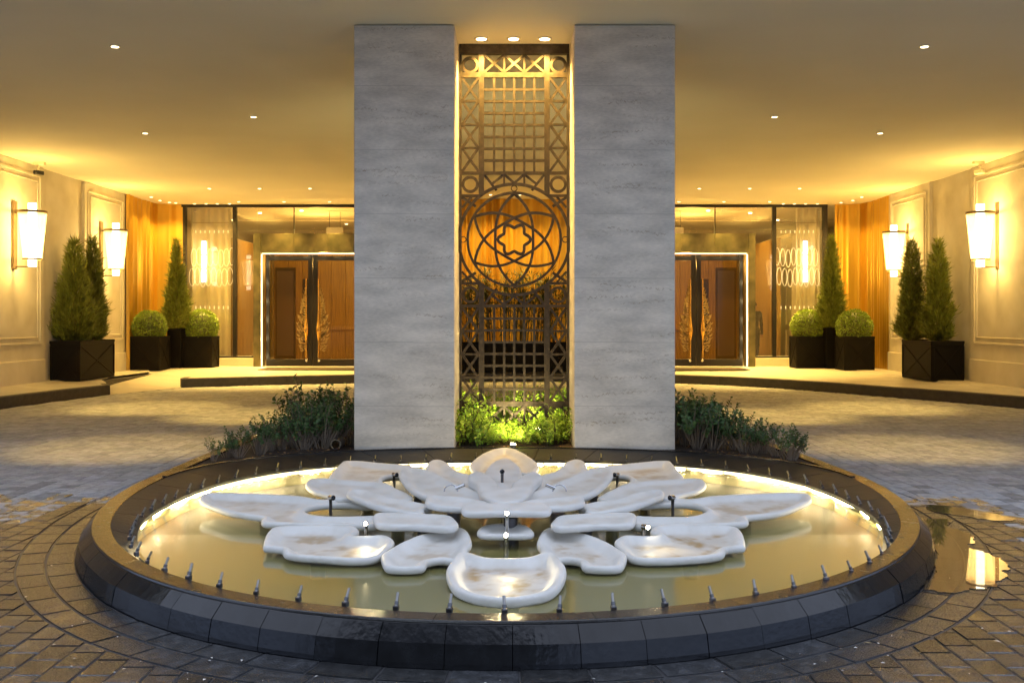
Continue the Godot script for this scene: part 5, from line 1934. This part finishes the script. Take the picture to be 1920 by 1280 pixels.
func island_plants() -> void:
	# soil of the bed behind the basin
	var poly := PackedVector2Array()
	for k in 25: poly.append(ray(in_slab, lerpf(0.30, PI - 0.30, k / 24.0)))
	for q in [[-2.86, 9.4], [-2.82, 10.9], [-2.74, 12.3], [-2.4, 13.0], [-1.75, 13.38], [0, 13.53], [1.55, 13.38], [2.2, 13.0], [2.48, 12.3], [2.6, 10.9], [2.74, 9.4]]: poly.append(Vector2(q[0], q[1]))
	var b := MB.new()
	b.prism(poly, -0.02, 0.165)
	put(self, "soil_bed", b.mesh(), M.soil).set_meta("kind", "structure")
	var r := RandomNumberGenerator.new()
	r.seed = 99
	var protos := []
	for k in 4: protos.append(shrub_mesh(r, 0.62, 0.32, 17, 0.055, 0.018, false))
	var lime := []
	for k in 4: lime.append(shrub_mesh(r, 0.42, 0.26, 24, 0.045, 0.009, true))
	var n := 0
	var spots := []
	for k in 18: spots.append([lerpf(-1.75, -2.74, pow(k / 17.0, 0.9)) + r.randf_range(-0.05, 0.05), 10.12 - 0.95 * pow(k / 17.0, 1.7) + r.randf_range(0.02, 0.40), lerpf(0.98, 0.48, k / 17.0), -1])
	for k in 7: spots.append([r.randf_range(-2.5, -1.75), r.randf_range(10.7, 12.2), r.randf_range(0.9, 1.12), -1])
	for k in 18: spots.append([lerpf(1.8, 2.68, pow(k / 17.0, 0.9)) + r.randf_range(-0.05, 0.05), 10.15 - 1.0 * pow(k / 17.0, 1.7) + r.randf_range(0.02, 0.4), lerpf(0.96, 0.55, k / 17.0), 1])
	for k in 7: spots.append([r.randf_range(1.8, 2.35), r.randf_range(10.7, 12.0), r.randf_range(0.85, 1.05), 1])
	for q in spots:
		var side := "left" if q[3] < 0 else "right"
		var where := "by the pillar," if absf(q[0]) < 2.1 else "at the bed tip,"
		if q[1] > 10.65: where = "at the bed back,"
		var t := thing("shrub", "dark leafy shrub %s %s of the pillars" % [where, side], "shrub", P(q[0], 0.16, q[1]), r.randf() * TAU, "dark shrubs %s of the pillars, %s" % [side, where])
		var m: Array = protos[n % 4]
		n += 1
		put(t, "stem", m[0], M.bark)
		put(t, "foliage", m[1], M.leaf_shrub)
		var sc: float = q[2] * r.randf_range(0.85, 1.12)
		t.scale = Vector3(sc, sc * r.randf_range(0.9, 1.15), sc)
	var ls := []
	for k in 13: ls.append([lerpf(-0.46, 0.56, k / 12.0) + r.randf_range(-0.03, 0.03), 10.28 + r.randf_range(0, 0.42), 0.62 + 0.25 * absf(k - 6) / 6.0 + r.randf_range(-0.08, 0.12)])
	ls.append([-0.48, 10.5, 1.45])
	ls.append([-0.40, 10.45, 1.2])
	ls.append([0.45, 10.5, 1.1])
	for k in 12: ls.append([lerpf(-0.9, 1.0, k / 11.0), 11.7 + r.randf_range(0, 1.3), r.randf_range(1.0, 1.6)])
	for q in ls:
		var front: bool = q[1] < 11.2
		var lab := "bright lime feathery plant before the metal grille" if front else "lime feathery plant seen through the grille's foot"
		var t := thing("feathery_plant", lab, "plant", P(q[0], 0.16, q[1]), r.randf() * TAU, "lime plants in front of the grille" if front else "lime plants behind the grille")
		var m: Array = lime[n % 4]
		n += 1
		put(t, "stem", m[0], M.culm)
		put(t, "foliage", m[1], M.leaf_lime)
		t.scale = Vector3.ONE * q[2]
	# uplights
	for q in [[0.01, 10.13, "small bright uplight at the edge of the bed before the grille"], [0.3, 11.55, "small uplight in the bed behind the grille"], [-0.45, 11.6, "small uplight in the bed behind the grille, left"]]:
		var t := thing("uplight", q[2], "lamp", P(q[0], 0.165, q[1]))
		put(t, "housing", cyl(Vector3(0, 0.02, 0), 0.032, 0.05), M.black_plastic)
		put(t, "lens_light", cyl(Vector3(0, 0.05, 0), 0.026, 0.012), M.lens)
		spot(P(q[0], 0.24, q[1]), P(q[0], 0.7, q[1] + 0.6), 2.6 if q[1] < 11.0 else 4.0, 50.0, Color(1.0, 0.82, 0.35), 0.02, 1.0)
	# bamboo trough before the central gold curtain
	var bt := thing("bamboo_trough", "long black trough planted with bamboo, seen through the grille", "planter", P(0.0, FLOOR - 0.03, 23.9))
	for k in 4: put(bt, "trough_panel", box_mesh(Vector3(-1.65 + k * 1.1, 0.36, 0.3), Vector3(1.09, 0.72, 0.03), 0.004), M.planter)
	put(bt, "trough_body", box_mesh(Vector3(0, 0.34, 0), Vector3(4.4, 0.68, 0.56)), M.planter)
	put(bt, "soil", box_mesh(Vector3(0, 0.685, 0), Vector3(4.3, 0.02, 0.5)), M.soil)
	for k in 15:
		var t := thing("bamboo_plant", "narrow leaved bamboo clump in the black trough", "bamboo", P(lerpf(-1.75, 1.8, k / 14.0), 0.9, 23.85 + r.randf_range(-0.1, 0.15)), r.randf() * TAU, "bamboo in the black trough")
		var st := MB.new()
		var lf := MB.new()
		lf.use_c = true
		for j in 5:
			var base := Vector3(r.randf_range(-0.12, 0.12), 0, r.randf_range(-0.1, 0.1))
			var hh := r.randf_range(1.15, 1.65)
			var e := base + Vector3(r.randf_range(-0.15, 0.15), hh, r.randf_range(-0.1, 0.1))
			st.tube([base, base.lerp(e, 0.5), e], [0.015, 0.013, 0.005], 6)
			for q in 64:
				var p := base.lerp(e, r.randf_range(0.6, 1.05) if q % 6 else r.randf_range(0.2, 0.6))
				var d := (rand_dir(r) + Vector3(0, 0.15, 0)).normalized()
				var v := r.randf_range(0.4, 1.2)
				var l := r.randf_range(0.14, 0.26)
				leaf_pair(lf, p + d * 0.05, (d + Vector3(0, -0.25, 0)).normalized(), Vector3.UP + rand_dir(r) * 0.5, l, 0.013, Color(v, v, v * 0.8))
		put(t, "culm", st.mesh(), M.culm)
		put(t, "foliage", lf.mesh(), M.leaf_bamboo)

# ---------------------------------------------------------------- small things
func small_things() -> void:
	for s in [-1, 1]:
		var x := -9.02 if s < 0 else 8.86
		var t := thing("security_camera", "small %s camera hanging from the ceiling bracket by the %s wall" % ["black" if s < 0 else "white", "left" if s < 0 else "right"], "camera", P(x, CEIL, 19.0 if s < 0 else 18.9))
		put(t, "bracket_plate", box_mesh(Vector3(0, -0.03, 0), Vector3(0.2, 0.06, 0.1), 0.006), M.plaster)
		var b := MB.new()
		b.tube([Vector3(0.0, -0.05, 0), Vector3(-0.03 * s * -1, -0.12, 0), Vector3(0.02 * s, -0.17, 0)], [0.018, 0.018, 0.018], 8)
		put(t, "arm", b.mesh(), M.plaster)
		put(t, "camera_body", box_mesh(Vector3(0.02 * s, -0.20, 0.0), Vector3(0.09, 0.08, 0.2), 0.012, Basis(Vector3.UP, 0.3 * s)), M.black_plastic if s < 0 else M.plaster)
	# drain pipe end in the left bed
	var dp := thing("pipe_end", "open end of a grey drain pipe by the foot of the left pillar", "pipe", P(-1.76, 0.235, 10.03))
	var pb := MB.new()
	pb.lathe([Vector2(0.052, -0.2), Vector2(0.052, 0.1), Vector2(0.052, 0.1), Vector2(0.042, 0.1), Vector2(0.042, 0.1), Vector2(0.042, -0.2)], Vector3.ZERO, 20)
	put(dp, "pipe", pb.mesh(), M.steel_dark, Transform3D(Basis(Vector3.RIGHT, PI / 2), Vector3.ZERO))
	# pale bits of debris on the wet paving
	var b := MB.new()
	b.use_c = true
	var r := RandomNumberGenerator.new()
	r.seed = 5
	for k in 420:
		var d := r.randf_range(4.0, 6.6)
		var x := r.randf_range(-0.52, 0.52) * d
		if in_outer(Vector2(x, d)) < 0.12: continue
		if absf(x) > 1.9 and r.randf() < 0.6: continue
		var l := r.randf_range(0.003, 0.011) * (2.0 if r.randf() < 0.08 else 1.0)
		var a := r.randf() * TAU
		var u := Vector3(cos(a), 0, sin(a)) * l
		var w := Vector3(-sin(a), 0, cos(a)) * l * r.randf_range(0.3, 0.8)
		var c := P(x, r.randf_range(0.003, 0.006), d)
		var v := r.randf_range(0.3, 0.7)
		b.col = Color(v, v * 0.98, v * 0.92) if r.randf() < 0.85 else Color(0.3, 0.22, 0.1)
		b.q4(c - u, c - w * r.randf_range(0.6, 1.0) + Vector3(0, 0.003, 0), c + u, c + w + Vector3(0, 0.002, 0), Vector3.UP)
	var m := StandardMaterial3D.new()
	m.vertex_color_use_as_albedo = true
	m.roughness = 0.7
	var o := put(self, "litter", b.mesh(), m)
	o.set_meta("kind", "stuff")
	# dry leaf bits on the soil between the pillars
	b = MB.new()
	b.use_c = true
	for k in 500:
		var c := P(r.randf_range(-2.5, 2.4), 0.17, r.randf_range(9.5, 10.3))
		if in_slab(Vector2(c.x, -c.z)) < 0.04 or absf(c.x + 1.09) < 0.54 and c.z < -10.0 or absf(c.x - 1.14) < 0.54 and c.z < -10.0: continue
		var u := rand_dir(r) * 0.02
		var w := u.cross(rand_dir(r)) * 0.5
		u.y *= 0.3
		b.col = Color(0.30, 0.17, 0.07) * r.randf_range(0.4, 1.2)
		b.q4(c - u, c - w, c + u, c + w, Vector3.UP)
	o = put(self, "dry_leaves", b.mesh(), m)
	o.set_meta("kind", "stuff")

# things that would share a label are told apart by their place in the row
func single_out() -> void:
	var ord := ["first", "second", "third", "fourth", "fifth", "sixth", "seventh", "eighth", "ninth", "tenth", "eleventh", "twelfth", "thirteenth", "fourteenth", "fifteenth", "sixteenth", "seventeenth", "eighteenth", "nineteenth", "twentieth"]
	var by := {}
	for o in get_children():
		if o.has_meta("category") and o.has_meta("label"):
			var l: String = o.get_meta("label")
			if not by.has(l): by[l] = []
			by[l].append(o)
	for l in by:
		var row: Array = by[l]
		if row.size() < 2: continue
		var side: bool = l.contains("left rim") or l.contains("right rim")
		if side: row.sort_custom(func(a, b): return a.position.z > b.position.z)
		else: row.sort_custom(func(a, b): return a.position.x / a.position.z > b.position.x / b.position.z)
		for k in row.size():
			var w: String = ord[mini(k, 19)]
			var e := (", %s back from the camera" % w) if side else (", %s from the left" % w)
			if k == 0: e = ", nearest the camera" if side else ", leftmost"
			elif k == row.size() - 1: e = ", farthest from the camera" if side else ", rightmost"
			row[k].set_meta("label", l + e)
